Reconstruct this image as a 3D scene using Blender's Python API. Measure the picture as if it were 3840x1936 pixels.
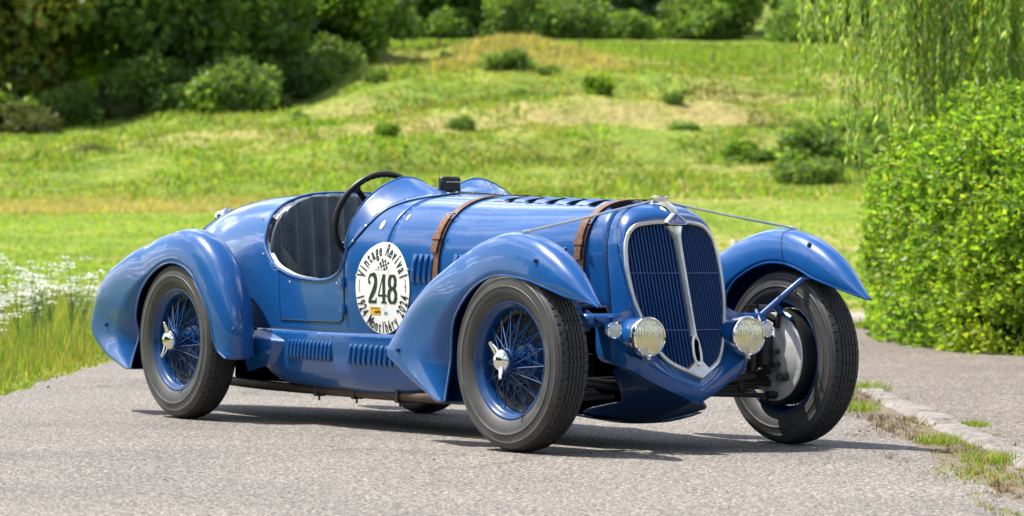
import bpy, bmesh, math, random
import numpy as np
from mathutils import Matrix, Vector

for o in list(bpy.data.objects):
    bpy.data.objects.remove(o)
S = bpy.context.scene
COL = S.collection
R = math.radians
rng = np.random.default_rng(7)
random.seed(7)

# ------------------------------------------------------------------ camera, world, sun, exposure
CAM = np.array([12.5593, -8.9461, 0.8901])
YAW, PIT, ROL = 2.56317, -0.00638, 0.0085
dv = np.array([math.cos(YAW)*math.cos(PIT), math.sin(YAW)*math.cos(PIT), math.sin(PIT)])
rv = np.array([math.sin(YAW), -math.cos(YAW), 0.0])
uv_ = np.cross(rv, dv)
r2 = rv*math.cos(ROL)+uv_*math.sin(ROL)
u2 = -rv*math.sin(ROL)+uv_*math.cos(ROL)
cam_d = bpy.data.cameras.new('camera')
cam = bpy.data.objects.new('camera', cam_d)
COL.objects.link(cam)
m = Matrix.Identity(4)
for i in range(3):
    m[i][0], m[i][1], m[i][2], m[i][3] = r2[i], u2[i], -dv[i], CAM[i]
cam.matrix_world = m
cam_d.sensor_width = 36
cam_d.lens = 128.975
cam_d.clip_start = 0.1
cam_d.clip_end = 2000
cam_d.dof.use_dof = True
cam_d.dof.focus_distance = 15.3
cam_d.dof.aperture_fstop = 5.6
S.camera = cam

SUN = np.array([-0.42, -0.36, 1.0])          # towards the sun
SUN = SUN/np.linalg.norm(SUN)
sun_el = math.asin(SUN[2])
sun_az = math.atan2(SUN[0], SUN[1])            # from +Y, clockwise
W = bpy.data.worlds.new('World')
S.world = W
W.use_nodes = True
nt = W.node_tree
sky = nt.nodes.new('ShaderNodeTexSky')
sky.sky_type = 'NISHITA'
sky.sun_disc = False
sky.sun_elevation = sun_el
sky.sun_rotation = sun_az
sky.air_density = 1.0
sky.dust_density = 1.6
sky.ozone_density = 1.0
bg = nt.nodes['Background']
# broken fair-weather cloud over the whole dome, drawn on a flat layer overhead
tcw = nt.nodes.new('ShaderNodeTexCoord')
sep = nt.nodes.new('ShaderNodeSeparateXYZ')
nt.links.new(tcw.outputs['Generated'], sep.inputs[0])
hz = nt.nodes.new('ShaderNodeMath'); hz.operation = 'MAXIMUM'; hz.inputs[1].default_value = 0.0
nt.links.new(sep.outputs[2], hz.inputs[0])
hz2 = nt.nodes.new('ShaderNodeMath'); hz2.operation = 'ADD'; hz2.inputs[1].default_value = 0.18
nt.links.new(hz.outputs[0], hz2.inputs[0])
dvx = nt.nodes.new('ShaderNodeVectorMath'); dvx.operation = 'DIVIDE'
cmb = nt.nodes.new('ShaderNodeCombineXYZ')
for i_ in range(3): nt.links.new(hz2.outputs[0], cmb.inputs[i_])
nt.links.new(tcw.outputs['Generated'], dvx.inputs[0]); nt.links.new(cmb.outputs[0], dvx.inputs[1])
cln = nt.nodes.new('ShaderNodeTexNoise')
cln.inputs['Scale'].default_value = 1.7; cln.inputs['Detail'].default_value = 6; cln.inputs['Roughness'].default_value = .58
nt.links.new(dvx.outputs[0], cln.inputs['Vector'])
clr = nt.nodes.new('ShaderNodeValToRGB')
clr.color_ramp.elements[0].position = .50; clr.color_ramp.elements[1].position = .64
nt.links.new(cln.outputs[0], clr.inputs[0])
clm = nt.nodes.new('ShaderNodeMix'); clm.data_type = 'RGBA'
nt.links.new(clr.outputs[0], clm.inputs[0])
nt.links.new(sky.outputs[0], clm.inputs[6])
clm.inputs[7].default_value = (17, 17, 17.4, 1)
nt.links.new(clm.outputs[2], bg.inputs[0])
bg.inputs[1].default_value = 0.10
sl = bpy.data.lights.new('sun', 'SUN')
sl.energy = 4.8
sl.angle = R(0.6)
sl.color = (1.0, 0.95, 0.86)
so = bpy.data.objects.new('sun', sl)
COL.objects.link(so)
so.rotation_euler = Vector((-SUN[0], -SUN[1], -SUN[2])).to_track_quat('-Z', 'Y').to_euler()
so.location = (0, 0, 30)
S.view_settings.view_transform = 'Standard'
S.view_settings.look = 'None'
S.view_settings.gamma = 1
S.view_settings.exposure = 0.95
S.view_settings.use_curve_mapping = False
S.cycles.max_bounces = 6
S.cycles.diffuse_bounces = 3
S.cycles.glossy_bounces = 4
S.cycles.transmission_bounces = 4
S.cycles.transparent_max_bounces = 6
S.cycles.sample_clamp_indirect = 8

# ------------------------------------------------------------------ materials
def mat(name):
    mt = bpy.data.materials.new(name)
    mt.use_nodes = True
    n = mt.node_tree
    return mt, n, n.nodes['Principled BSDF']

def simple(name, col, rough=.5, metal=0., coat=0., spec=.5, coat_r=.05):
    mt, n, b = mat(name)
    b.inputs['Base Color'].default_value = (*col, 1)
    b.inputs['Roughness'].default_value = rough
    b.inputs['Metallic'].default_value = metal
    b.inputs['Coat Weight'].default_value = coat
    b.inputs['Coat Roughness'].default_value = coat_r
    b.inputs['Specular IOR Level'].default_value = spec
    return mt

def noise(n, scale, detail=4, rough=.6, coord='Object', dist=0):
    tc = n.nodes.new('ShaderNodeTexCoord')
    t = n.nodes.new('ShaderNodeTexNoise')
    t.inputs['Scale'].default_value = scale
    t.inputs['Detail'].default_value = detail
    t.inputs['Roughness'].default_value = rough
    t.inputs['Distortion'].default_value = dist
    n.links.new(tc.outputs[coord], t.inputs['Vector'])
    return t

def ramp(n, src, stops):
    r = n.nodes.new('ShaderNodeValToRGB')
    e = r.color_ramp.elements
    while len(e) < len(stops):
        e.new(.5)
    for i, (p, c) in enumerate(stops):
        e[i].position = p
        e[i].color = (*c, 1) if len(c) == 3 else c
    n.links.new(src, r.inputs[0])
    return r

def mixc(n, fac, a, b, mode='MIX'):
    x = n.nodes.new('ShaderNodeMix')
    x.data_type = 'RGBA'
    x.blend_type = mode
    for sock, v in ((x.inputs[0], fac), (x.inputs[6], a), (x.inputs[7], b)):
        if hasattr(v, 'is_linked'):
            n.links.new(v, sock)
        elif isinstance(v, (int, float)):
            sock.default_value = v
        else:
            sock.default_value = (*v, 1)
    return x.outputs[2]

def bump(n, b, src, strength=.2, dist=.01):
    bp = n.nodes.new('ShaderNodeBump')
    bp.inputs['Strength'].default_value = strength
    bp.inputs['Distance'].default_value = dist
    n.links.new(src, bp.inputs['Height'])
    n.links.new(bp.outputs[0], b.inputs['Normal'])

def paint_mat(name, col, coat=1.0):
    mt, n, b = mat(name)
    t = noise(n, 3.0, 5, .6)
    c1 = ramp(n, t.outputs[0], [(.3, tuple(c*.88 for c in col)), (.7, tuple(c*1.1 for c in col))])
    t2 = noise(n, 420, 2, .5)                  # dust and tiny chips
    f = ramp(n, t2.outputs[0], [(.70, (0, 0, 0)), (.78, (.35, .35, .35))])
    b_c = mixc(n, f.outputs[0], c1.outputs[0], (.25, .32, .42))
    n.links.new(b_c, b.inputs['Base Color'])
    rr = ramp(n, t.outputs[0], [(.3, (.26, .26, .26)), (.7, (.36, .36, .36))])
    n.links.new(rr.outputs[0], b.inputs['Roughness'])
    b.inputs['Coat Weight'].default_value = coat
    b.inputs['Coat IOR'].default_value = 1.5
    b.inputs['Specular IOR Level'].default_value = .25
    b.inputs['Coat Roughness'].default_value = .035
    t3 = noise(n, 5.0, 3, .5)
    bump(n, b, t3.outputs[0], .13, .02)
    n.links.new(b.inputs['Normal'].links[0].from_socket, b.inputs['Coat Normal'])
    return mt

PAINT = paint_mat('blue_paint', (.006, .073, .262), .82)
PAINT2 = paint_mat('blue_paint_dark_shade', (.003, .026, .105), .25)  # darker copy of the body blue; chin and pan shade put into the colour
PAINTW = paint_mat('blue_wheel_enamel', (.004, .042, .155), .5)
CHROME = simple('chrome', (.82, .82, .80), .09, 1)
NICKEL, n_, b_ = mat('aged_nickel')
t_ = noise(n_, 14, 5, .65)
c_ = ramp(n_, t_.outputs[0], [(.3, (.60, .56, .47)), (.7, (.80, .78, .73))])
n_.links.new(c_.outputs[0], b_.inputs['Base Color'])
b_.inputs['Metallic'].default_value = .92
b_.inputs['Roughness'].default_value = .30
BLACK = simple('black_metal', (.012, .012, .013), .42)
DARK = simple('dark_void', (.004, .004, .005), .9, spec=.0)
SEAM = simple('seam_gap', (.004, .008, .02), .8)
WHITE = simple('white_vinyl', (.80, .80, .80), .35)
INK = simple('black_print', (.012, .014, .016), .45)
GREENINK = simple('dark_green_print', (.014, .035, .022), .45)
YELLOW = simple('yellow_print', (.75, .42, .02), .45)
CYAN = simple('blue_print', (.04, .30, .50), .45)
GREYPRINT = simple('grey_print', (.42, .42, .44), .5)
BADGE = simple('badge_enamel', (.03, .035, .25), .2, 0, .5)
BADGELET = simple('badge_letter', (.75, .73, .78), .25, .6)

def leather(name, c1, c2, rough):
    mt, n, b = mat(name)
    t = noise(n, 9, 6, .65)
    r_ = ramp(n, t.outputs[0], [(.3, c1), (.72, c2)])
    n.links.new(r_.outputs[0], b.inputs['Base Color'])
    b.inputs['Roughness'].default_value = rough
    t2 = noise(n, 34, 5, .6, dist=.6)
    bump(n, b, t2.outputs[0], .35, .012)
    return mt
SEATL = leather('dark_blue_leather', (.026, .038, .052), (.070, .098, .125), .34)
STRAPL = leather('tan_leather', (.065, .026, .014), (.21, .088, .038), .5)

RUBBER, n_, b_ = mat('rubber_sidewall')
t_ = noise(n_, 6, 6, .7)
c_ = ramp(n_, t_.outputs[0], [(.3, (.030, .030, .032)), (.7, (.068, .068, .068))])
n_.links.new(c_.outputs[0], b_.inputs['Base Color'])
b_.inputs['Roughness'].default_value = .55
MARK = simple('rubber_marking', (.030, .030, .031), .6)
TREAD, n_, b_ = mat('rubber_tread')
t_ = noise(n_, 60, 4, .7)
c_ = ramp(n_, t_.outputs[0], [(.3, (.012, .012, .014)), (.72, (.042, .042, .044))])
n_.links.new(c_.outputs[0], b_.inputs['Base Color'])
b_.inputs['Roughness'].default_value = .75
bump(n_, b_, t_.outputs[0], .5, .004)

STEEL, n_, b_ = mat('bare_grey_metal')
t_ = noise(n_, 9, 5, .6)
c_ = ramp(n_, t_.outputs[0], [(.34, (.34, .34, .33)), (.5, (.66, .66, .65)), (.75, (.80, .80, .79))])
n_.links.new(c_.outputs[0], b_.inputs['Base Color'])
b_.inputs['Metallic'].default_value = .25
b_.inputs['Roughness'].default_value = .40
EXH, n_, b_ = mat('heat_stained_pipe')
t_ = noise(n_, 5, 6, .7)
c_ = ramp(n_, t_.outputs[0], [(.3, (.012, .010, .008)), (.55, (.075, .045, .028)), (.78, (.15, .11, .08))])
n_.links.new(c_.outputs[0], b_.inputs['Base Color'])
b_.inputs['Metallic'].default_value = .5
b_.inputs['Roughness'].default_value = .5
LENS, n_, b_ = mat('ribbed_lamp_glass')
b_.inputs['Base Color'].default_value = (.80, .77, .60, 1)
b_.inputs['Roughness'].default_value = .10
b_.inputs['Metallic'].default_value = .35
b_.inputs['Coat Weight'].default_value = .8
LENS2 = simple('frosted_lamp_glass', (.55, .60, .60), .25, .1, .8)
tc_ = n_.nodes.new('ShaderNodeTexCoord')
wv_ = n_.nodes.new('ShaderNodeTexWave')
wv_.bands_direction = 'Y'
wv_.inputs['Scale'].default_value = 26
wv_.inputs['Distortion'].default_value = .3
n_.links.new(tc_.outputs['Object'], wv_.inputs['Vector'])
t_ = noise(n_, 18, 3, .6)
c_ = ramp(n_, t_.outputs[0], [(.33, (.55, .52, .40)), (.48, (.80, .76, .56)), (.62, (.80, .70, .30))])
n_.links.new(c_.outputs[0], b_.inputs['Base Color'])
bump(n_, b_, wv_.outputs[0], .55, .006)

# foliage: colour from a per-face tint, some light let through
def foliage(name, trans=.55, rough=.42, tcol=(1.45, 1.45, .55)):
    mt, n, b = mat(name)
    at = n.nodes.new('ShaderNodeAttribute')
    at.attribute_name = 'tint'
    n.links.new(at.outputs['Color'], b.inputs['Base Color'])
    b.inputs['Roughness'].default_value = rough
    b.inputs['Specular IOR Level'].default_value = .35
    tr = n.nodes.new('ShaderNodeBsdfTranslucent')
    c = mixc(n, 1.0, at.outputs['Color'], tcol, 'MULTIPLY')
    n.links.new(c, tr.inputs[0])
    mx = n.nodes.new('ShaderNodeMixShader')
    mx.inputs[0].default_value = trans
    n.links.new(b.outputs[0], mx.inputs[1])
    n.links.new(tr.outputs[0], mx.inputs[2])
    n.links.new(mx.outputs[0], n.nodes['Material Output'].inputs[0])
    return mt
LEAF = foliage('leaf')
GRASS = foliage('grass_blade', .45, .55)
PETAL = simple('white_petal', (.80, .82, .76), .6)
BARK, n_, b_ = mat('bark')
t_ = noise(n_, 4, 6, .7)
c_ = ramp(n_, t_.outputs[0], [(.3, (.03, .024, .018)), (.7, (.12, .10, .08))])
n_.links.new(c_.outputs[0], b_.inputs['Base Color'])
b_.inputs['Roughness'].default_value = .9
POSTW = simple('pale_post', (.50, .48, .42), .8)

# ------------------------------------------------------------------ mesh helpers
class M:
    def __init__(s):
        s.V, s.F, s.n = [], [], 0
    def add(s, V, F):
        V = np.asarray(V, float).reshape(-1, 3)
        s.V.append(V)
        s.F += [tuple(i+s.n for i in f) for f in F]
        s.n += len(V)
        return s
    def grid(s, P, cu=False, cv=False, skip=None):
        P = np.asarray(P, float)
        a, b = P.shape[:2]
        F = []
        for i in range(a if cu else a-1):
            for j in range(b if cv else b-1):
                if skip is not None and skip[i, j]:
                    continue
                i2, j2 = (i+1) % a, (j+1) % b
                F.append((i*b+j, i2*b+j, i2*b+j2, i*b+j2))
        return s.add(P.reshape(-1, 3), F)
    def tube(s, path, r, n=8, caps=True, closed=False, flat=1.0, up=None):
        P = np.asarray(path, float)
        k = len(P)
        r = np.broadcast_to(np.asarray(r, float), (k,))
        T = np.gradient(P, axis=0)
        if closed:
            T = np.roll(P, -1, 0)-np.roll(P, 1, 0)
        T = T/(np.linalg.norm(T, axis=1)[:, None]+1e-12)
        nrm = np.array(up if up is not None else ([0, 0, 1.] if abs(T[0][2]) < .9 else [1., 0, 0]), float)
        Q = []
        a = np.linspace(0, 2*np.pi, n, endpoint=False)
        for i in range(k):
            nrm = nrm-T[i]*(nrm@T[i])
            nrm /= np.linalg.norm(nrm)+1e-12
            bi = np.cross(T[i], nrm)
            Q.append(P[i]+r[i]*(np.cos(a)[:, None]*nrm*flat+np.sin(a)[:, None]*bi))
        Q = np.array(Q)
        base = s.n
        s.grid(Q, cu=closed, cv=True)
        if caps and not closed:
            s.F.append(tuple(base+j for j in range(n))[::-1])
            s.F.append(tuple(base+(k-1)*n+j for j in range(n)))
        return s
    def lathe(s, prof, n=48, c=(0, 0, 0), axis='y', cap0=False, cap1=False):
        # prof rows: (radius, along axis)
        a = np.linspace(0, 2*np.pi, n, endpoint=False)
        P = []
        for r, h in prof:
            x, z = r*np.cos(a), r*np.sin(a)
            hh = np.full(n, h)
            if axis == 'y': P.append(np.stack([x, hh, z], -1))
            elif axis == 'x': P.append(np.stack([hh, x, z], -1))
            else: P.append(np.stack([x, z, hh], -1))
        P = np.array(P)+np.asarray(c, float)
        base = s.n
        s.grid(P, cv=True)
        k = len(prof)
        if cap0: s.F.append(tuple(base+j for j in range(n)))
        if cap1: s.F.append(tuple(base+(k-1)*n+j for j in range(n)))
        return s
    def box(s, c, d, rot=None, b=.12):
        # chamfered box: centre, full size
        hx, hy, hz = [q/2 for q in d]
        e = min(d)*b
        V = []
        for sx in (-1, 1):
            for sy in (-1, 1):
                for sz in (-1, 1):
                    V += [(sx*(hx-e), sy*(hy-e), sz*hz), (sx*(hx-e), sy*hy, sz*(hz-e)), (sx*hx, sy*(hy-e), sz*(hz-e))]
        V = np.array(V)
        I = lambda a, b_, c_, k: ((a*2+b_)*2+c_)*3+k
        F = []
        for q in (0, 1):
            F.append((I(0,0,q,0), I(1,0,q,0), I(1,1,q,0), I(0,1,q,0)))
            F.append((I(0,q,0,1), I(1,q,0,1), I(1,q,1,1), I(0,q,1,1)))
            F.append((I(q,0,0,2), I(q,1,0,2), I(q,1,1,2), I(q,0,1,2)))
        for a in (0, 1):
            for b_ in (0, 1):
                F.append((I(a,b_,0,1), I(a,b_,0,2), I(a,b_,1,2), I(a,b_,1,1)))
                F.append((I(a,0,b_,0), I(a,0,b_,2), I(a,1,b_,2), I(a,1,b_,0)))
                F.append((I(0,a,b_,0), I(0,a,b_,1), I(1,a,b_,1), I(1,a,b_,0)))
                for c_ in (0, 1):
                    F.append((I(a,b_,c_,0), I(a,b_,c_,1), I(a,b_,c_,2)))
        if rot is not None:
            V = V@np.asarray(rot, float).T
        return s.add(V+np.asarray(c, float), F)
    def mirror(s):
        o = M()
        V = np.concatenate(s.V)*np.array([1, -1, 1])
        o.V = [V]; o.F = [f[::-1] for f in s.F]; o.n = len(V)
        return o
    def join(s, o):
        return s.add(np.concatenate(o.V), o.F)
    def xf(s, mtx):
        V = np.concatenate(s.V)
        mtx = np.asarray(mtx, float)
        s.V = [V@mtx[:3, :3].T+mtx[:3, 3]]
        return s
    def mesh(s, name, mt, smooth=True, angle=40, normals=True):
        me = bpy.data.meshes.new(name)
        me.from_pydata(np.concatenate(s.V).tolist(), [], s.F)
        if normals:
            bm = bmesh.new(); bm.from_mesh(me)
            bmesh.ops.remove_doubles(bm, verts=bm.verts, dist=1e-5)
            bmesh.ops.recalc_face_normals(bm, faces=bm.faces)
            bm.to_mesh(me); bm.free()
        for x in (mt if isinstance(mt, (list, tuple)) else [mt]):
            me.materials.append(x)
        if smooth:
            me.polygons.foreach_set('use_smooth', [True]*len(me.polygons))
            me.set_sharp_from_angle(angle=R(angle))
        return me
    def build(s, name, mt, parent=None, **k):
        return link(name, s.mesh(name, mt, **k), parent)

def link(name, me, parent=None):
    o = bpy.data.objects.new(name, me)
    COL.objects.link(o)
    if parent is not None:
        o.parent = parent
    return o

def thick(o, t, off=0):
    md = o.modifiers.new('solid', 'SOLIDIFY')
    md.thickness = t
    md.offset = off
    return o

def tag(o, label=None, cat=None, group=None, kind=None):
    if label: o['label'] = label
    if cat: o['category'] = cat
    if group: o['group'] = group
    if kind: o['kind'] = kind
    return o

def thing(name, label, cat, loc=(0, 0, 0), rz=0, group=None, kind=None):
    o = bpy.data.objects.new(name, None)
    COL.objects.link(o)
    o.location = loc
    o.rotation_euler = (0, 0, rz)
    o.empty_display_size = .2
    return tag(o, label, cat, group, kind)

def node(name, parent, loc=(0, 0, 0), rot=(0, 0, 0)):
    o = bpy.data.objects.new(name, None)
    COL.objects.link(o)
    o.parent = parent
    o.location = loc
    o.rotation_euler = rot
    return o

def cr(x, X, Y):
    """monotone cubic through the points X, Y"""
    X = np.asarray(X, float); Y = np.asarray(Y, float)
    if X[0] > X[-1]: X = X[::-1]; Y = Y[::-1]
    h = np.diff(X); d = np.diff(Y)/h
    mm_ = np.zeros_like(Y); mm_[0] = d[0]; mm_[-1] = d[-1]
    ok = d[:-1]*d[1:] > 0
    w1 = 2*h[1:]+h[:-1]; w2 = h[1:]+2*h[:-1]
    with np.errstate(all='ignore'):
        q = (w1+w2)/(w1/d[:-1]+w2/d[1:])
    mm_[1:-1] = np.where(ok, q, 0)
    x = np.clip(np.asarray(x, float), X[0], X[-1])
    i = np.clip(np.searchsorted(X, x)-1, 0, len(h)-1)
    t = (x-X[i])/h[i]
    return (2*t**3-3*t**2+1)*Y[i]+(t**3-2*t**2+t)*h[i]*mm_[i]+(-2*t**3+3*t**2)*Y[i+1]+(t**3-t**2)*h[i]*mm_[i+1]

def spline(P, n):
    """Catmull-Rom resampling of a polyline"""
    P = np.asarray(P, float)
    d = np.r_[0, np.cumsum(np.linalg.norm(np.diff(P, axis=0), axis=1)**.5)]
    T = np.gradient(P, d, axis=0)
    t = np.linspace(0, d[-1], n)
    i = np.clip(np.searchsorted(d, t)-1, 0, len(d)-2)
    h = (d[i+1]-d[i])[:, None]; s = ((t-d[i])[:, None])/h
    return (2*s**3-3*s**2+1)*P[i]+(s**3-2*s**2+s)*h*T[i]+(-2*s**3+3*s**2)*P[i+1]+(s**3-s**2)*h*T[i+1]

def wpt(u, v, z=0.0):
    """ground frame: u metres along the road away from the camera, v metres to the right"""
    h = np.array([math.cos(YAW), math.sin(YAW)])
    u = np.asarray(u, float); v = np.asarray(v, float)
    z = np.broadcast_to(np.asarray(z, float), np.broadcast(u, v).shape)
    return np.stack([CAM[0]+h[0]*u+rv[0]*v, CAM[1]+h[1]*u+rv[1]*v, z], -1)

_tabs = {}
def vnoise(x, y, seed=0):
    """smooth value noise in -1..1"""
    if seed not in _tabs:
        _tabs[seed] = np.random.default_rng(1000+seed).uniform(-1, 1, (256, 256))
    T = _tabs[seed]
    x = np.asarray(x, float); y = np.asarray(y, float)
    xi = np.floor(x).astype(int); yi = np.floor(y).astype(int)
    fx = x-xi; fy = y-yi
    fx = fx*fx*(3-2*fx); fy = fy*fy*(3-2*fy)
    g = lambda a, b: T[a % 256, b % 256]
    return (g(xi, yi)*(1-fx)+g(xi+1, yi)*fx)*(1-fy)+(g(xi, yi+1)*(1-fx)+g(xi+1, yi+1)*fx)*fy

def fbm(x, y, seed=0, o=4):
    a, s = 1., 0.
    for k in range(o):
        s = s+a*vnoise(x*2**k, y*2**k, seed+k)
        a *= .5
    return s/1.9
# ================================================================== GROUND, ROAD, HILL
# ground frame: u along the road (away from the camera), v to the right; see wpt()
HF = 9229.0
ROWS_U = [44, 60, 80, 97, 111, 122, 131, 150, 180, 220, 260, 300, 360, 460]
# how high the ground stands, metres, on lines of constant bearing (k = v/u) across the valley
BEAR = np.array([-.40, -.1396, -.0702, -.0366, 0, .0338, .0771, .1396, .40])
DROP = np.array([   # sight-line drop below eye level x HF (smaller = higher ground)
    [777, 777, 777, 777, 777, 777, 777, 777, 777],
    [645, 642, 640, 640, 640, 640, 640, 640, 640],
    [545, 535, 526, 520, 515, 512, 512, 512, 520],
    [460, 425, 405, 390, 385, 385, 392, 395, 420],
    [400, 345, 306, 275, 262, 278, 300, 304, 330],
    [360, 325, 270, 180, 162, 186, 218, 222, 260],
    [350, 335, 258, 145, 116, 154, 182, 186, 220],
    [390, 390, 275, 140, 124, 142, 162, 164, 180],
    [380, 380, 250, 130, 118, 124, 134, 136, 140],
    [250, 250, 112, 108, 104, 106, 108, 108, 108],
    [0, 10, 20, 30, 40, 40, 36, 30, 20],
    [-120, -110, -90, -70, -50, -50, -40, -60, -60],
    [-260, -250, -240, -220, -200, -190, -190, -200, -200],
    [-400, -400, -400, -380, -360, -350, -350, -350, -350]], float)
HT = CAM[2]+(590-DROP)*np.array(ROWS_U)[:, None]/HF
HT[0] = 0
def _interp2(u, v):
    u = np.asarray(u, float); v = np.asarray(v, float)
    k = np.clip(v/np.maximum(u, 1), BEAR[0], BEAR[-1])
    j = np.clip(np.searchsorted(BEAR, k)-1, 0, len(BEAR)-2)
    t = (k-BEAR[j])/(BEAR[j+1]-BEAR[j]); t = t*t*(3-2*t)
    uc = np.clip(u, ROWS_U[0], ROWS_U[-1])
    cols = np.stack([cr(uc, ROWS_U, HT[:, c]) for c in range(len(BEAR))], 0)
    flat = cols.reshape(len(BEAR), -1)
    idx = np.arange(flat.shape[1])
    jf = j.reshape(-1); tf = t.reshape(-1)
    return (flat[jf, idx]*(1-tf)+flat[jf+1, idx]*tf).reshape(u.shape)
def ground(u, v):
    u = np.asarray(u, float); v = np.asarray(v, float)
    z = _interp2(u, v)
    w = np.clip((u-46)/14, 0, 1)
    w2 = np.clip((u-82)/20, 0, 1)*np.clip((150-u)/20, .25, 1)
    z = z+w*.08*fbm(u*.12, v*.12, 3)+w2*(.34*fbm(u*.09, v*.16, 11)+.22*fbm(u*.35, v*.45, 21))
    # terraces worn across the slope
    z = z+w2*.09*np.sin(u*.75+v*.22+2.2*vnoise(u*.05, v*.06, 31))
    # two old terraces stepping across the bank, climbing to the right
    k = v/np.maximum(u, 1)
    for t_, hgt_ in ((0., .42), (11., .34), (20., .25)):
        d_ = u-(94.5+t_+(k+.03)*62+1.3*vnoise(v*.13, v*0+t_, 33))
        z = z+hgt_*np.clip((k+.075)/.04, 0, 1)*(np.tanh(d_/.9)-np.clip(d_/6.5, -1, 1))
    return np.where(u < 44, -.03+0*z, z)
def terrace_tone(u, v):
    """brighter strips on the terrace tops (+), darker bands on the banks below them (-)"""
    k = v/np.maximum(u, 1); o_ = 0*u
    for t_ in (0., 11., 20.):
        d_ = u-(94.5+t_+(k+.03)*62+1.3*vnoise(v*.13, v*0+t_, 33))
        o_ = o_+np.clip((k+.075)/.04, 0, 1)*(.9*np.exp(-((d_-1.6)/1.2)**2)-1.0*np.exp(-((d_+2.2)/2.0)**2))
    return o_

us = np.unique(np.r_[np.linspace(-40, 40, 30), np.linspace(40, 80, 70), np.linspace(80, 140, 150), np.linspace(140, 240, 90), np.linspace(240, 460, 50)])
tq = np.linspace(-1, 1, 181)
P = []
for u in us:
    half = max(40, .36*u+10)
    v = half*(.30*tq+.70*tq**3)
    P.append(wpt(u, v, ground(np.full_like(v, u), v)))
tm_ = M().grid(np.array(P))
me = tm_.mesh('meadow_hill', None, normals=False, angle=180) if False else None
mt, n, b = mat('meadow_ground')
t1 = noise(n, .11, 5, .62)
t2 = noise(n, .55, 5, .65)
t3 = noise(n, 5.5, 4, .7)
g1 = ramp(n, t2.outputs[0], [(.30, (.080, .135, .020)), (.46, (.14, .205, .028)), (.60, (.21, .26, .045)), (.76, (.30, .27, .085))])
dry = ramp(n, t1.outputs[0], [(.50, (0, 0, 0)), (.66, (1, 1, 1))])
g2 = mixc(n, dry.outputs[0], g1.outputs[0], (.33, .28, .11))
f3 = ramp(n, t3.outputs[0], [(.3, (.5, .5, .5)), (.7, (1.4, 1.4, 1.35))])
g3 = mixc(n, 1.0, g2, f3.outputs[0], 'MULTIPLY')
n.links.new(g3, b.inputs['Base Color'])
b.inputs['Roughness'].default_value = .9
b.inputs['Specular IOR Level'].default_value = .1
bump(n, b, t3.outputs[0], .8, .12)
MEADOW = mt
me = bpy.data.meshes.new('meadow_hill')
me.from_pydata(np.concatenate(tm_.V).tolist(), [], tm_.F)
me.materials.append(MEADOW)
me.polygons.foreach_set('use_smooth', [True]*len(me.polygons))
tag(link('meadow_hill', me), 'grassy meadow rising to a rough hillside behind the car', kind='structure')

# road: worn pale asphalt, one sheet
def asphalt(name, c1, c2, cdark, scale=1.0):
    mt, n, b = mat(name)
    ta = noise(n, 85*scale, 3, .7)
    tb = noise(n, 34*scale, 3, .65)
    tl = noise(n, .55, 5, .6)
    a_ = ramp(n, ta.outputs[0], [(.36, cdark), (.46, c1), (.57, c2), (.68, tuple(min(1, q*1.6) for q in c2))])
    s_ = ramp(n, tb.outputs[0], [(.34, (.58, .56, .54)), (.5, (1, 1, 1)), (.66, (1.25, 1.21, 1.17))])
    l_ = ramp(n, tl.outputs[0], [(.3, (.78, .78, .79)), (.5, (1, 1, 1)), (.7, (1.14, 1.12, 1.09))])
    q = mixc(n, 1, a_.outputs[0], s_.outputs[0], 'MULTIPLY')
    q = mixc(n, 1, q, l_.outputs[0], 'MULTIPLY')
    n.links.new(q, b.inputs['Base Color'])
    b.inputs['Roughness'].default_value = .85
    b.inputs['Specular IOR Level'].default_value = .25
    tcv = n.nodes.new('ShaderNodeTexCoord')
    vo = n.nodes.new('ShaderNodeTexVoronoi'); vo.inputs['Scale'].default_value = 115*scale
    n.links.new(tcv.outputs['Object'], vo.inputs['Vector'])
    sepc = n.nodes.new('ShaderNodeSeparateColor'); n.links.new(vo.outputs['Color'], sepc.inputs[0])
    vc = n.nodes.new('ShaderNodeTexVoronoi'); vc.feature = 'DISTANCE_TO_EDGE'; vc.inputs['Scale'].default_value = .42
    wob = noise(n, 1.6, 5, .7)
    wmx = n.nodes.new('ShaderNodeVectorMath'); wmx.operation = 'MULTIPLY_ADD'
    wmx.inputs[1].default_value = (.9, .9, .9)
    n.links.new(wob.outputs['Color'], wmx.inputs[0]); n.links.new(tcv.outputs['Object'], wmx.inputs[2])
    n.links.new(wmx.outputs[0], vc.inputs['Vector'])
    crk = ramp(n, vc.outputs['Distance'], [(0, (.45, .44, .43)), (.0035, (.62, .61, .6)), (.007, (1, 1, 1))])
    msk = noise(n, .35, 2, .5)
    mk2 = ramp(n, msk.outputs[0], [(.52, (0, 0, 0)), (.60, (1, 1, 1))])
    crk2 = mixc(n, mk2.outputs[0], (1, 1, 1), crk.outputs[0])
    q = mixc(n, 1, q, crk2, 'MULTIPLY')
    chips = ramp(n, sepc.outputs[0], [(0, (.22, .21, .21)), (.22, (.62, .61, .60)), (.5, (1.0, .99, .98)), (.8, (1.35, 1.32, 1.29)), (1, (2.2, 2.12, 2.05))])
    q = mixc(n, 1, q, chips.outputs[0], 'MULTIPLY')
    n.links.new(q, b.inputs['Base Color'])
    bump(n, b, ta.outputs[0], .55, .006)
    return mt
ROADM = asphalt('worn_asphalt', (.142, .133, .124), (.215, .200, .186), (.034, .032, .030))
DRIVEM = asphalt('driveway_asphalt', (.130, .114, .102), (.195, .174, .156), (.045, .038, .034), .8)
CONC = asphalt('weathered_concrete', (.25, .225, .20), (.35, .32, .29), (.10, .09, .08), .6)
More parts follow.
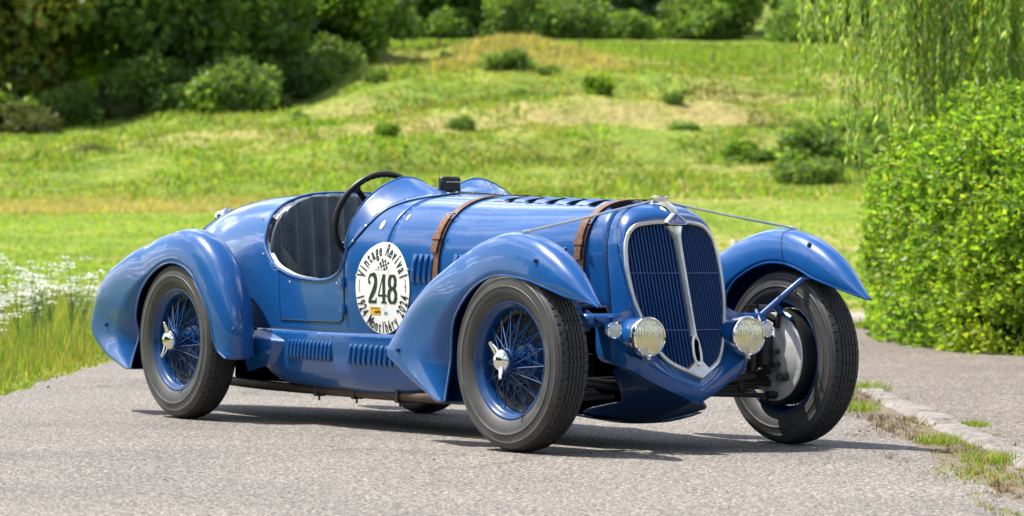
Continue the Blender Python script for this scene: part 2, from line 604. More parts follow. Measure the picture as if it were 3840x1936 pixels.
def strip(name, ufun, vl, vr, z, mt, label, nseg=120, u0=-30, u1=46, kind='structure', cols=2):
    P = []
    for u in np.linspace(u0, u1, nseg):
        a_, b_ = vl(u), vr(u)
        P.append([wpt(u, a_+(b_-a_)*t, z) for t in np.linspace(0, 1, cols)])
    o = M().grid(np.array(P)).build(name, mt, smooth=False, normals=False)
    return tag(o, label, kind=kind)
jag = lambda u, s, a: a*float(vnoise(np.array(u*1.7), np.array(s*3.1), 40))+.5*a*float(vnoise(np.array(u*5.3), np.array(s*1.1), 41))
strip('road', None, lambda u: -2.75+jag(u, 1, .06), lambda u: 1.72+jag(u, 2, .035), 0.0, ROADM, 'pale worn asphalt road under the car', 300, -30, 44.5)
strip('driveway', None, lambda u: 2.13, lambda u: 30., .004, DRIVEM, 'brownish asphalt driveway beside the kerb stones', 40, -30, 36.5)
strip('cross_path', None, lambda u: 1.2, lambda u: 30., -.006, CONC, 'pale concrete path beyond the driveway', 20, 36.5, 44.2)
EARTH, n_, b_ = mat('dry_earth')
t_ = noise(n_, 22, 5, .7)
c_ = ramp(n_, t_.outputs[0], [(.3, (.06, .045, .03)), (.5, (.14, .11, .078)), (.72, (.25, .21, .165))])
n_.links.new(c_.outputs[0], b_.inputs['Base Color'])
b_.inputs['Roughness'].default_value = .95
bump(n_, b_, t_.outputs[0], .8, .02)
strip('earth_joint', None, lambda u: 1.60, lambda u: 2.2, -.004, EARTH, 'strip of dry earth and weeds between road and kerb', 60, -30, 36.5)
# kerb: low weathered stones in a row, each its own piece
kerb = thing('kerb', 'low row of weathered pale kerb stones along the driveway', None, kind='structure')
KST = simple('kerb_stone', (.30, .275, .245), .9)
KST_, n_, b_ = mat('weathered_kerb')
t_ = noise(n_, 14, 6, .7)
c_ = ramp(n_, t_.outputs[0], [(.3, (.09, .078, .066)), (.5, (.19, .172, .152)), (.72, (.31, .29, .262))])
n_.links.new(c_.outputs[0], b_.inputs['Base Color']); b_.inputs['Roughness'].default_value = .9
bump(n_, b_, t_.outputs[0], .7, .02)
u = 8.0
kr = np.random.default_rng(5)
while u < 36:
    ln = kr.uniform(.55, 1.0)
    st = M()
    nu, nv = 10, 5
    g = []; hs_ = kr.uniform(.8, 1.15)
    for i in range(nu+1):
        row = []
        for j in range(nv+1):
            a_ = i/nu; b2 = j/nv
            e = min(1, min(a_, 1-a_)*nu/1.2)*min(1, min(b2, 1-b2)*nv/1.1)
            uu = u+ln*(.035+.93*a_)+.03*b2*float(vnoise(np.array(u*3.), np.array(0.), 46)); vv = 1.985+.175*b2+.010*float(vnoise(np.array(uu*5.), np.array(b2*2.), 44))
            row.append(wpt(uu, vv, -.008+hs_*(.034+.006*float(vnoise(np.array(uu*9.), np.array(vv*14.), 45)))*e**.4))
        g.append(row)
    st.grid(np.array(g)).build('kerb_stone', KST_, kerb, angle=30)
    u += ln

# ------------------------------------------------------------------ fast vegetation meshes
def np_mesh(name, V, tri_or_quad, col, mt, k):
    """V (n,3); faces as flat index array with k corners each; col per vertex"""
    me = bpy.data.meshes.new(name)
    nf = len(tri_or_quad)//k
    me.vertices.add(len(V)); me.loops.add(nf*k); me.polygons.add(nf)
    me.vertices.foreach_set('co', np.ascontiguousarray(V, np.float32).ravel())
    me.loops.foreach_set('vertex_index', np.ascontiguousarray(tri_or_quad, np.int32))
    me.polygons.foreach_set('loop_start', np.arange(0, nf*k, k, dtype=np.int32))
    me.polygons.foreach_set('loop_total', np.full(nf, k, np.int32))
    at = me.color_attributes.new('tint', 'FLOAT_COLOR', 'POINT')
    c4 = np.ones((len(V), 4), np.float32); c4[:, :3] = col
    at.data.foreach_set('color', c4.ravel())
    me.update(calc_edges=True)
    me.materials.append(mt)
    return me
def unit(a): return a/(np.linalg.norm(a, axis=-1, keepdims=True)+1e-9)
def leaves(P, D, L, Wd, C, rg, fold=.15):
    """diamond leaves, two facets each"""
    n = len(P)
    D = unit(D)
    N = unit(rg.normal(size=(n, 3)))
    S_ = unit(np.cross(D, N)); U = np.cross(S_, D)
    L = np.broadcast_to(L, (n,))[:, None]; Wd = np.broadcast_to(Wd, (n,))[:, None]
    a = P; b_ = P+D*L*.45+S_*Wd*.5+U*Wd*fold; c = P+D*L; d = P+D*L*.45-S_*Wd*.5+U*Wd*fold
    V = np.stack([a, b_, c, d], 1).reshape(-1, 3)
    base = np.arange(n)[:, None]*4
    F = np.concatenate([base+[0, 1, 2], base+[0, 2, 3]], 1).ravel()
    return V, F, np.repeat(C, 4, 0)
def blades(P, H, Wd, C, rg, lean=.45):
    """grass blades: three triangles, bent"""
    n = len(P)
    an = rg.uniform(0, 2*np.pi, n); la = rg.uniform(0, 2*np.pi, n)
    s = np.stack([np.cos(an), np.sin(an), 0*an], -1)*np.broadcast_to(Wd, (n,))[:, None]*.5
    ld = np.stack([np.cos(la), np.sin(la), 0*la], -1)*(rg.uniform(.1, 1, n)*lean*H)[:, None]
    Hh = np.broadcast_to(H, (n,))[:, None]*np.array([0, 0, 1.])
    m_ = P+Hh*.55+ld*.35
    V = np.stack([P-s, P+s, m_+s*.75, m_-s*.75, P+Hh+ld], 1).reshape(-1, 3)
    base = np.arange(n)[:, None]*5
    F = np.concatenate([base+[0, 1, 2], base+[0, 2, 3], base+[3, 2, 4]], 1).ravel()
    return V, F, np.repeat(C, 5, 0)
def palette(cols, n, rg, jit=.18, w=None):
    cols = np.array(cols)
    i = rg.choice(len(cols), n, p=w)
    return np.clip(cols[i]*rg.uniform(1-jit, 1+jit, (n, 1))*rg.uniform(.94, 1.06, (n, 3)), 0, 1)
G_FRESH = [(.175, .27, .030), (.125, .215, .024), (.235, .31, .042), (.095, .17, .020)]
G_DRY = [(.40, .33, .13), (.33, .30, .09), (.27, .30, .05)]
def tufts(name, label, u0, u1, vfun, density, h, w, cols, wts, per, seed, exclude=None, hmod=None, drymap=True, lean=.45):
    rg = np.random.default_rng(seed)
    a0 = (u1-u0)*(vfun(u1)[1]-vfun(u1)[0])
    n = int(a0*density)
    u = u0+(u1-u0)*np.sqrt(rg.uniform((u0/u1)**2 if u0 > 0 else 0, 1, n)) if False else rg.uniform(u0, u1, n)
    lo_ = np.array([vfun(q)[0] for q in (u0, u1)]); hi_ = np.array([vfun(q)[1] for q in (u0, u1)])
    f = (u-u0)/(u1-u0)
    v = (lo_[0]+(lo_[1]-lo_[0])*f)+rg.uniform(0, 1, n)*((hi_[0]+(hi_[1]-hi_[0])*f)-(lo_[0]+(lo_[1]-lo_[0])*f))
    if exclude is not None:
        k = ~exclude(u, v); u, v = u[k], v[k]
    n = len(u)
    # blades in tufts
    uu = np.repeat(u, per)+rg.normal(0, w*2.2, n*per); vv = np.repeat(v, per)+rg.normal(0, w*2.2, n*per)
    z = np.where(uu < 44, 0., ground(uu, vv))-.01
    hh = h*rg.uniform(.5, 1.25, n*per)*np.repeat(rg.uniform(.6, 1.3, n), per)
    if hmod is not None: hh = hh*hmod(uu, vv)
    C = palette(cols, n*per, rg, .2, wts)
    if drymap:
        kb = vv/np.maximum(uu, 1)
        tan = np.clip(1.6-np.abs(uu-127)/8, 0, 1)*np.clip(1.5-np.abs(kb-.004)/.026, 0, 1)*1.1+np.clip(1-np.abs(uu-80)/3.0, 0, 1)*np.clip(1-np.abs(kb+.10)/.05, 0, 1)*1.3
        d = np.clip(np.clip(fbm(uu*.06+3, vv*.10, 60)*2.0-.25, 0, 1)+np.clip(fbm(uu*.35, vv*.5, 64)*1.8-.5, 0, .7)+tan, 0, 1)[:, None]*.8
        ro_ = np.clip(1.3-np.abs(kb-.055)/.035, 0, 1)*np.clip(1.3-np.abs(uu-112)/12, 0, 1)*np.clip(.6+fbm(uu*.3, vv*.5, 63), 0, 1)
        C = C*(1-.38*ro_[:, None]*np.array([.8, 1., .9]))
        tt_ = terrace_tone(uu, vv)[:, None]
        C = C*(1+.30*tt_*np.where(tt_ > 0, np.array([.6, 1., .4]), np.array([.95, 1.1, 1.])))
        C = C*(1+.28*fbm(uu*.16, vv*.30, 66)[:, None]+.22*fbm(uu*.6, vv*.9, 68)[:, None])
        dc = palette(G_DRY, n*per, rg, .2)
        C = C*(1-d)+dc*d
    V, F, Cv = blades(wpt(uu, vv, z), hh, w, C, rg, lean)
    o = link(name, np_mesh(name, V, F, Cv, GRASS, 3))
    return tag(o, label, kind='stuff')

tufts('verge_grass', 'tall bright green and straw coloured grass on the left verge', 15, 46, lambda u: (-6.0-.03*u, -2.74), 108, .22, .0065, G_FRESH+G_DRY[:2], [.24, .14, .22, .06, .20, .14], 6, 101,
      hmod=lambda u, v: np.clip((-2.70-v)/.55, .22, 1)*np.clip((46-u)/10+.4, .4, 1.0), drymap=False)
tufts('meadow_grass', 'short bright meadow grass behind the car', 44.5, 84, lambda u: (-.28*u, .24*u), 19, .06, .027, [tuple(q*1.45 for q in g) for g in G_FRESH]+G_DRY[:1], [.34, .16, .32, .08, .10], 4, 102)
tufts('hill_grass', 'rough tussocky grass on the hillside', 82, 134, lambda u: (-.22*u, .21*u), 9.5, .20, .07, [tuple(q*1.12 for q in g) for g in G_FRESH]+G_DRY, [.22, .24, .16, .14, .08, .08, .08], 5, 103, hmod=lambda u, v: np.clip(.65+1.1*fbm(u*.25, v*.5, 141), .22, 1.9), lean=1.1)
tufts('dry_grass_band', 'band of pale straw coloured dry grass across the meadow at left', 76.5, 83, lambda u: (-.155*u, -.048*u), 30, .13, .03, G_DRY[:2]+[(.46, .38, .19)], [.4, .2, .4], 4, 110, exclude=lambda u, v: vnoise(u*.45, v*.3, 143) < -.35, drymap=False, lean=1.2)
tufts('dry_crest_grass', 'pale dry grass on the crest of the hill', 120, 131.5, lambda u: (-.022*u, .030*u), 20, .24, .06, G_DRY+[(.46, .38, .19)], [.35, .2, .15, .3], 5, 111, exclude=lambda u, v: fbm(u*.25, v*.3, 144) < -.25, drymap=False, lean=.8)
tufts('field_grass', 'bright grass of the flat field above the hill', 132, 222, lambda u: (-.2*u, .2*u), 1.6, .22, .10, G_FRESH, [.35, .2, .40, .05], 4, 104)
tufts('driveway_weeds', 'green and dry weeds growing in the joint beside the kerb', 8, 36, lambda u: (1.56, 2.02), 330, .022, .0042, G_FRESH+G_DRY+[(.13, .06, .05)], [.14, .12, .08, .10, .16, .12, .1, .18], 7, 105,
      hmod=lambda u, v: np.clip(vnoise(u*1.3, v*4, 70)*1.5+.55, .15, 1.7), exclude=lambda u, v: vnoise(u*1.6, v*4, 71) < -.50, drymap=False, lean=1.5)
tufts('dry_weeds', 'brown dry weed stalks matted along the kerb joint', 8, 36, lambda u: (1.50, 2.10), 240, .026, .0032, [(.10, .06, .045), (.16, .11, .07), (.24, .19, .11), (.08, .05, .05)], [.3, .3, .2, .2], 8, 109,
      hmod=lambda u, v: np.clip(vnoise(u*1.3+5, v*4, 74)*1.5+.5, .15, 1.6), exclude=lambda u, v: vnoise(u*1.2+3, v*3, 75) < -.45, drymap=False, lean=1.6)
tufts('crack_weeds', 'small weeds along the seam between kerb and driveway', 10, 36, lambda u: (2.13, 2.20), 45, .035, .005, G_FRESH+G_DRY, [.2, .2, .2, .1, .1, .1, .1], 6, 106,
      exclude=lambda u, v: vnoise(u*.8, v*0, 72) < .1, drymap=False)
tufts('far_kerb_weeds', 'bright weeds on the strip between driveway and pale path', 35.6, 37.2, lambda u: (3.0, 7.0), 60, .10, .012, G_FRESH, [.3, .2, .4, .1], 8, 107, drymap=False)

# single weed clumps beside the kerb
for i, (u_, v_, h_, lab) in enumerate([(21.3, 2.06, .12, 'leafy green weed clump just behind the far front wheel'), (18.9, 1.78, .10, 'green weed clump at the road edge nearest the far front tyre'), (15.9, 1.86, .085, 'yellow green weed clump in the middle of the kerb joint'), (17.35, 2.20, .06, 'tiny weed tuft on the driveway side of the kerb'), (14.6, 1.90, .09, 'wide weed clump lowest along the kerb near the right picture edge')]):
    rg = np.random.default_rng(300+i)
    n = 420
    a = rg.uniform(0, 2*np.pi, n); r_ = 1.6*h_*rg.uniform(0, 1, n)
    P = wpt(u_+r_*np.cos(a)*1.6, v_+r_*np.sin(a)*.8, 0*a)
    V, F, C = blades(P, h_*.6*rg.uniform(.2, 1.1, n), .0042, palette(G_FRESH+G_DRY[:1], n, rg), rg, 1.3)
    tag(link('weed_clump', np_mesh('weed_clump', V, F, C, GRASS, 3)), lab, 'weed', 'weed clumps along the kerb', 'stuff')

# cow parsley on the left verge
rg = np.random.default_rng(55)
PARS = []
def parsley_mesh(h, rg):
    st = M(); U, C = [], []
    tops = []
    st.tube([(0, 0, -.03), (rg.normal(0, .02), rg.normal(0, .02), h*.55)], [.004, .003], 4)
    for i in range(7):
        a = rg.uniform(0, 2*np.pi); q = rg.uniform(.04, .15)
        t = (q*math.cos(a), q*math.sin(a), h*rg.uniform(.72, 1.05))
        st.tube([(0, 0, h*rg.uniform(.35, .55)), (t[0]*.6, t[1]*.6, t[2]*.85), t], [.0024, .002, .0015], 4)
        tops.append(t)
    fl = M()
    for t in tops:
        for i in range(16):
            a = rg.uniform(0, 2*np.pi); q = .062*math.sqrt(rg.uniform())
            c = np.array(t)+[q*math.cos(a), q*math.sin(a), .014*(1-(q/.062)**2)+rg.normal(0, .003)]
            for k in range(3):
                d = c+rg.normal(0, .005, 3)
                e1, e2 = rg.normal(0, 1, 3)*[1, 1, .35], rg.normal(0, 1, 3)*[1, 1, .35]
                e1 = e1/np.linalg.norm(e1)*.0075; e2 = e2/np.linalg.norm(e2)*.0075
                fl.add([d-e1, d-e2, d+e1, d+e2], [(0, 1, 2, 3)])
    lv = []
    return st.mesh('stem', STEMG, normals=False), fl.mesh('flower_head', PETAL, smooth=False, normals=False)
STEMG = simple('green_stem', (.09, .17, .03), .6)
protos = [parsley_mesh(.62+.1*i, np.random.default_rng(60+i)) for i in range(3)]
spots = []
for i in range(36):
    if i < 20: u_ = rg.uniform(25.0, 29.8); v_ = rg.uniform(-3.95, -3.02)*u_/27
    elif i < 30: u_ = rg.uniform(22.5, 26); v_ = rg.uniform(-3.45, -3.0)*u_/24.0-.05
    else: u_ = rg.uniform(20.5, 24); v_ = rg.uniform(-3.3, -2.95)*u_/22
    spots.append((u_, min(v_, -2.95), i))
for u_, v_, i in spots:
    near = i >= 20
    lab = 'white flowering cow parsley in the verge grass at the far left picture edge' if near else 'white flowering cow parsley in the dense patch behind the rear wing tail'
    t = thing('cow_parsley', lab, 'wildflower', tuple(wpt(u_, v_, 0)), rg.uniform(0, 6), 'cow parsley at the left edge' if near else 'cow parsley behind the tail')
    sc = rg.uniform(.5, .78) if near else rg.uniform(.58, .95)
    t.scale = (sc,)*3
    a_, b_ = protos[i % 3]
    tag(link('stem', a_, t), kind='stuff'); tag(link('flower_head', b_, t), kind='stuff')

# crumbs of grit, bits of bark and dead leaf lying about on the road
rg = np.random.default_rng(131)
n = 260
uu = rg.uniform(10.8, 34, n); vv = rg.uniform(-2.7, 1.6, n); near_ = rg.uniform(size=n) < .4
vv = np.where(near_, np.where(rg.uniform(size=n) < .6, 1.65-rg.exponential(.25, n), -2.7+rg.exponential(.2, n)), vv)
L = rg.uniform(.006, .022, n)
D = unit(rg.normal(size=(n, 3))*[1, 1, .12])
V, F, C = leaves(wpt(uu, vv, .004), D, L, L*.5, palette([(.05, .035, .025), (.12, .08, .04), (.02, .02, .02), (.25, .2, .12)], n, rg), rg, .3)
V[:, 2] = np.maximum(V[:, 2], .0025)
tag(link('road_litter', np_mesh('road_litter', V, F, C, GRASS, 3)), 'crumbs of grit and dead leaf scattered on the road', kind='stuff')
# ------------------------------------------------------------------ trees and shrubs
def crown_mesh(name, rx, rz, zc, n, leaf, cols, wts, seed, lobes=34, ground_skirt=False, shape=1.0):
    rg = np.random.default_rng(seed)
    # lobes spread through an uneven egg-shaped crown
    d = unit(rg.normal(size=(lobes, 3)))
    q = rg.uniform(.35, 1, (lobes, 1))**.6
    c = d*q*np.array([rx*.78, rx*.78, rz*.80])
    c[:, 2] *= shape
    rad = rg.uniform(.20, .44, lobes)*rx
    if ground_skirt: c[:, 2] = np.where(rg.uniform(size=lobes) < .4, c[:, 2]-rz*.3, c[:, 2])
    i = rg.choice(lobes, n, p=rad**2/np.sum(rad**2))
    dd = unit(rg.normal(size=(n, 3)))
    rr = rad[i]*(.55+.5*rg.uniform(size=n)**.5)
    P = c[i]+dd*rr[:, None]*np.array([1, 1, .8])
    D = unit(dd*.5+rg.normal(size=(n, 3))*.8+np.array([0, 0, -.25]))
    tone = rg.uniform(.7, 1.45, lobes)[i]
    C = palette(cols, n, rg, .22, wts)*tone[:, None]
    L = leaf*rg.uniform(.6, 1.3, n)
    V, F, Cv = leaves(P+[0, 0, zc], D, L, L*.75, C, rg)
    V[:, 2] = np.maximum(V[:, 2], .02)
    return np_mesh(name, V, F, Cv, LEAF, 3), c+[0, 0, zc]
def trunk_mesh(h, r, tips, seed, lean=.0):
    rg = np.random.default_rng(seed)
    t = M()
    path = spline(np.array([(0, 0, -.4), (lean*.2+rg.normal(0, .05), rg.normal(0, .05), h*.35), (lean*.6, rg.normal(0, .1), h*.7), (lean, rg.normal(0, .1), h)]), 14)
    t.tube(path, np.linspace(r*1.15, r*.45, 14), 9)
    for k in range(min(9, len(tips))):
        e = tips[k]; s_ = path[6+k % 7]
        m_ = (s_+e)/2+rg.normal(0, .15, 3)+[0, 0, .15]
        t.tube(spline(np.array([s_, m_, e]), 8), np.linspace(r*.42, r*.10, 8), 6)
    return t.mesh('trunk', BARK, normals=False)
DG = [(.10, .175, .045), (.14, .225, .052), (.20, .29, .06), (.075, .135, .042)]
OG = [(.15, .175, .028), (.20, .215, .034), (.11, .15, .028), (.24, .205, .04)]
MG = [(.14, .25, .045), (.19, .31, .05), (.09, .18, .036), (.26, .36, .06)]
BG = [(.095, .190, .016), (.13, .225, .02), (.07, .150, .014), (.17, .23, .025)]
FG = [(.12, .21, .075), (.155, .26, .08), (.09, .165, .07), (.20, .31, .085)]
ARCH = {}
def arche(key, rx, rz, zc, n, leaf, cols, seed, h, r, lobes=34, lean=0., shape=1.):
    cm_, tips = crown_mesh('crown', rx, rz, zc, n, leaf, cols, None, seed, lobes, shape=shape)
    ARCH[key] = (cm_, trunk_mesh(h, r, tips, seed, lean))
arche('dark', 3.3, 4.6, 4.6, 12000, .36, DG+MG[:1], 1, 5.0, .22, 34)
arche('olive', 3.2, 4.9, 4.9, 12000, .34, OG+DG[1:3], 2, 5.2, .22, 36)
arche('mid', 3.0, 4.6, 4.7, 11000, .36, MG+DG[2:3], 3, 4.8, .20, 32)
arche('bright', 1.35, 2.3, 2.2, 6500, .24, BG+MG, 4, 2.2, .10, 26)
arche('forest', 6.0, 7.5, 6.0, 11000, .70, FG, 5, 8.0, .35, 50)
arche('forest_bright', 5.2, 6.6, 4.9, 10000, .65, MG, 6, 7.5, .32, 46)
arche('spread', 4.2, 3.2, 6.6, 13000, .30, DG+FG, 7, 5.6, .34, 40, .9)
def tree(key, u, v, label, group, sc=1., rz=0., cat='tree', name=None, sz=None, dz=0.):
    z = float(ground(np.array([u]), np.array([v]))[0])
    t = thing(name or 'tree', label, cat, tuple(wpt(u, v, z-.05+dz)), rz, group)
    t.scale = (sc, sc, sz or sc)
    a_, b_ = ARCH[key]
    link('crown', a_, t); link('trunk', b_, t)
    return t
def dx(x, u): return (x-1288)/HF*u
GL = 'trees in the dark group on the left slope'
for key, x, u, sc, rz, lab in [
    ('olive', -330, 119, 1.05, 1.9, 'olive tree outside the left picture edge, leftmost of the dark group'),
    ('olive', 40, 118, 1.0, .4, 'broad olive green tree at the left picture edge'),
    ('mid', 250, 124, 1.02, 1.2, 'fresh green tree just right of the olive tree at the left edge'),
    ('dark', 395, 119, .95, 2.2, 'dark tree in the middle of the left tree group, under the bright crown top'),
    ('mid', 520, 127, 1.0, 4.0, 'light topped tree behind the dark middle tree of the left group'),
    ('dark', 600, 121, .86, 3.1, 'dark tree left of the one with the bare leaning trunk'),
    ('spread', 745, 133, 1.0, 5.2, 'spreading tree with a bare dark leaning trunk at the top of the picture'),
    ('dark', 690, 128, .62, .9, 'small dark tree below the leaning bare trunk'),
    ('bright', 885, 126, 1.25, 0., 'slim bright green tree at the right end of the left tree group'),
    ('dark', 160, 132, 1.1, 5.0, 'dark tall tree behind the olive and fresh green trees at far left'),
    ('mid', 820, 150, 1.0, 2.0, 'mid green tree on the field behind the slim bright tree')]:
    tree(key, u, dx(x, u), lab, GL, sc, rz)
GF_ = 'trees of the wood beyond the upper field'
for key, x, u, sc, rz, lab in [
    ('forest', 700, 236, .8, 0, 'dark wood tree seen past the leaning trunk at top left'),
    ('forest', 915, 240, .8, 1, 'dark wood tree right behind the slim bright tree top'),
    ('forest_bright', 1075, 232, .8, 2, 'green wood tree left of the top centre, leafy to the ground'),
    ('forest_bright', 1215, 236, .85, 3.3, 'brightest wood tree at the top centre'),
    ('forest', 1375, 238, .8, 4, 'dark wood tree right of the top centre'),
    ('forest', 1530, 236, .85, 5, 'dark wood tree above the left end of the flat field'),
    ('forest', 1680, 239, .9, .6, 'darkest wood tree above the middle of the flat field'),
    ('forest_bright', 1825, 230, .42, 1.5, 'small rounded green tree before the wood, left of the sloping clearing'),
    ('forest', 2060, 236, .6, 2.4, 'dark tree right of the sloping clearing, behind the willow strands'),
    ('forest', 2260, 238, .9, 3.7, 'dark wood tree hidden behind the willow curtain'),
    ('forest', 2480, 240, .9, 4.4, 'dark wood tree behind the willow at the right picture edge')]:
    tree(key, u, dx(x, u), lab, GF_, sc, rz)
# the wood behind: one far mass of crowns
far = []
rg = np.random.default_rng(77)
Vs, Fs, Cs, off = [], [], [], 0
src = crown_mesh('crown', 6.0, 6.5, 6.5, 2300, 1.25, FG, None, 9, 34)[0]
vco = np.zeros(len(src.vertices)*3, np.float32); src.vertices.foreach_get('co', vco); vco = vco.reshape(-1, 3)
ccol = np.zeros(len(src.vertices)*4, np.float32); src.color_attributes['tint'].data.foreach_get('color', ccol); ccol = ccol.reshape(-1, 4)[:, :3]
idx = np.zeros(len(src.loops), np.int32); src.loops.foreach_get('vertex_index', idx)
for i in range(74):
    u_ = rg.uniform(250, 330); k_ = rg.uniform(-.30, .30)
    if .050 < k_ < .082 and u_ < 300: continue
    s_ = rg.uniform(.75, 1.2); a = rg.uniform(0, 6.28)
    z = float(ground(np.array([u_]), np.array([k_*u_]))[0])
    Rm = np.array([[math.cos(a), -math.sin(a), 0], [math.sin(a), math.cos(a), 0], [0, 0, 1]])*s_
    Vs.append(vco@Rm.T+wpt(u_, k_*u_, z-.5)); Fs.append(idx+off); Cs.append(ccol*rg.uniform(.75, 1.25)); off += len(vco)
VB, FB, CB, off = [], [], [], 0
for i in range(62):      # unseen crowns added behind and left of the camera, for paint and chrome to reflect
    a_ = R(rg.uniform(95, 292) if i % 2 else rg.uniform(215, 290)); r_ = rg.uniform(40, 60) if a_ < R(240) else rg.uniform(29, 48)
    uq, vq = 10+r_*math.cos(a_), r_*math.sin(a_)
    s_ = rg.uniform(.7, 1.15); a = rg.uniform(0, 6.28)
    Rm = np.array([[math.cos(a), -math.sin(a), 0], [math.sin(a), math.cos(a), 0], [0, 0, 1]])*s_
    VB.append(vco@Rm.T+wpt(uq, vq, -.6)); FB.append(idx+off); CB.append(ccol*rg.uniform(.75, 1.25)); off += len(vco)
tag(link('reflection_wood', np_mesh('reflection_wood', np.concatenate(VB), np.concatenate(FB), np.concatenate(CB), LEAF, 3)), 'unseen wood added outside the picture for the car to reflect', kind='stuff')
tag(link('far_wood', np_mesh('far_wood', np.concatenate(Vs), np.concatenate(Fs), np.concatenate(Cs), LEAF, 3)), 'far wood on the rising ground behind the field', kind='stuff')
bpy.data.meshes.remove(src)

# shrubs
SH = {}
def shrub_arch(key, rx, rz, n, leaf, cols, seed):
    SH[key] = crown_mesh('foliage', rx*1.15, rz, rz*.6, n, leaf, cols, None, seed, 26)[0]
    s_ = M(); rg = np.random.default_rng(seed+500)
    for i in range(6):
        a = rg.uniform(0, 6.28)
        s_.tube([(0, 0, -.1), (rx*.3*math.cos(a), rx*.3*math.sin(a), rz*.6), (rx*.6*math.cos(a), rx*.6*math.sin(a), rz*1.2)], [.03, .02, .01], 5)
    SH[key+'_s'] = s_.mesh('stems', BARK, normals=False)
shrub_arch('dark', .85, .75, 5200, .11, DG, 21)
shrub_arch('bright', .45, .5, 1800, .10, BG, 22)
shrub_arch('brown', .8, .6, 4200, .10, [(.09, .11, .04), (.115, .105, .05), (.07, .115, .03)], 23)
shrub_arch('green', .9, .65, 5600, .11, DG+MG[:2], 24)
def shrub(key, x, y, u, sc, lab, group=None, flat=1.):
    v = dx(x, u)
    z = float(ground(np.array([u]), np.array([v]))[0])
    t = thing('shrub', lab, 'shrub', tuple(wpt(u, v, z-.04)), random.uniform(0, 6), group)
    t.scale = (sc, sc, sc*flat)
    link('foliage', SH[key], t); link('stems', SH[key+'_s'], t)
GS = 'shrubs scattered on the hillside'
GU = 'undergrowth shrubs below the left trees'
for key, x, y, u, sc, lab in [
    ('green', -60, 0, 115, 1.5, 'leafy undergrowth bush at the left picture edge below the olive tree'),
    ('brown', 70, 0, 114, 1.1, 'brownish bramble bush low at the left below the olive tree'),
    ('dark', 175, 0, 116, 1.2, 'dark undergrowth bush right of the brownish bramble'),
    ('brown', 300, 0, 116, .8, 'small brownish bush under the dark middle tree'),
    ('dark', 390, 0, 117, 1.7, 'big dark bush under the middle of the left tree group'),
    ('green', 500, 0, 120, .9, 'bright green bush at the slope foot, right of the big dark bush'),
    ('dark', 590, 0, 116, 1.6, 'dark bush right of the bright green bush at the slope foot'),
    ('dark', 455, 0, 116, .8, 'low dark green bush in front of the left tree group'),
    ('brown', 665, 0, 117, 1.0, 'brown tinged bush near the leaning trunk tree foot'),
    ('green', 610, 0, 117, .7, 'low green bush on the open grass before the left trees'),
    ('dark', 760, 0, 121, 1.4, 'dark bush below and left of the slim bright tree'),
    ('dark', 830, 0, 124, 1.3, 'dark bush at the foot of the slim bright tree'),
    ('dark', -330, 0, 114, 2.0, 'dark bush beyond the left picture edge')]:
    shrub(key, x, y, u, sc, lab, GU)
for key, x, y, u, sc, lab, fl in [
    ('dark', 940, 0, 118, .42, 'small dark shrub highest on the left shoulder of the hill', 1),
    ('dark', 752, 0, 110, .36, 'small round dark shrub on the left slope', 1),
    ('brown', 235, 0, 100, .6, 'brown shrub in the meadow at left', .6),
    ('dark', 1275, 0, 119, 1.0, 'wide dark shrub near the top of the hill', .55),
    ('dark', 1375, 0, 118, .42, 'dark shrub right beside the wide one near the hill top', .7),
    ('bright', 1503, 0, 112, 1.0, 'bright green bush right of the centre, alone on the slope', 1),
    ('dark', 1330, 0, 113, .8, 'dark flat shrub patch in the middle of the hill', .4),
    ('dark', 1160, 0, 106, .42, 'dark shrub low in the middle of the hillside', 1),
    ('bright', 970, 0, 98, .7, 'small yellow green bush above the steering wheel', 1),
    ('dark', 1690, 0, 111, .35, 'tiny dark shrub right of the bright bush', 1),
    ('green', 1715, 0, 106, .55, 'small green bush below the tiny dark shrub', 1),
    ('bright', 1860, 0, 98, 1.0, 'yellow green bush beside the bramble patch at right', 1.1),
    ('green', 1925, 0, 98, 1.3, 'green bramble patch right of the yellow green bush', .45),
    ('dark', 2085, 0, 92, 1.35, 'large dark bramble bush left of the hedge', .75),
    ('dark', 2030, 0, 88, .9, 'low dark bramble in front of the large one by the hedge', .6),
    ('dark', 1120, 0, 126, .3, 'tiny dark shrub high on the hill left of the wide one', 1),
    ('green', 2110, 0, 98, 1.6, 'tall dark bush behind the bramble by the hedge', 1.1)]:
    shrub(key, x, y, u, sc, lab, GS, fl)

for i, (x, u, sc, lab) in enumerate([(960, 226, 2.6, 'leafy bush at the wood edge right of the slim bright tree'), (1130, 225, 3.0, 'rounded bush at the wood edge left of the top centre'), (1300, 227, 2.4, 'low bush at the wood edge right of the brightest wood tree'), (1440, 224, 2.8, 'bush at the wood edge over the left end of the flat field'), (1590, 227, 2.2, 'low bush at the wood edge over the field'), (1740, 225, 2.6, 'bush at the wood edge left of the small rounded tree'), (2010, 226, 2.4, 'bush at the foot of the dark tree right of the clearing')]):
    shrub('dark' if i in (0, 2, 3, 5) else 'green', x, 0, u+4*(i % 2), sc*(.75 if i % 3 == 1 else 1.0), lab, 'bushes along the wood edge', .9 if i % 2 else 1.2)
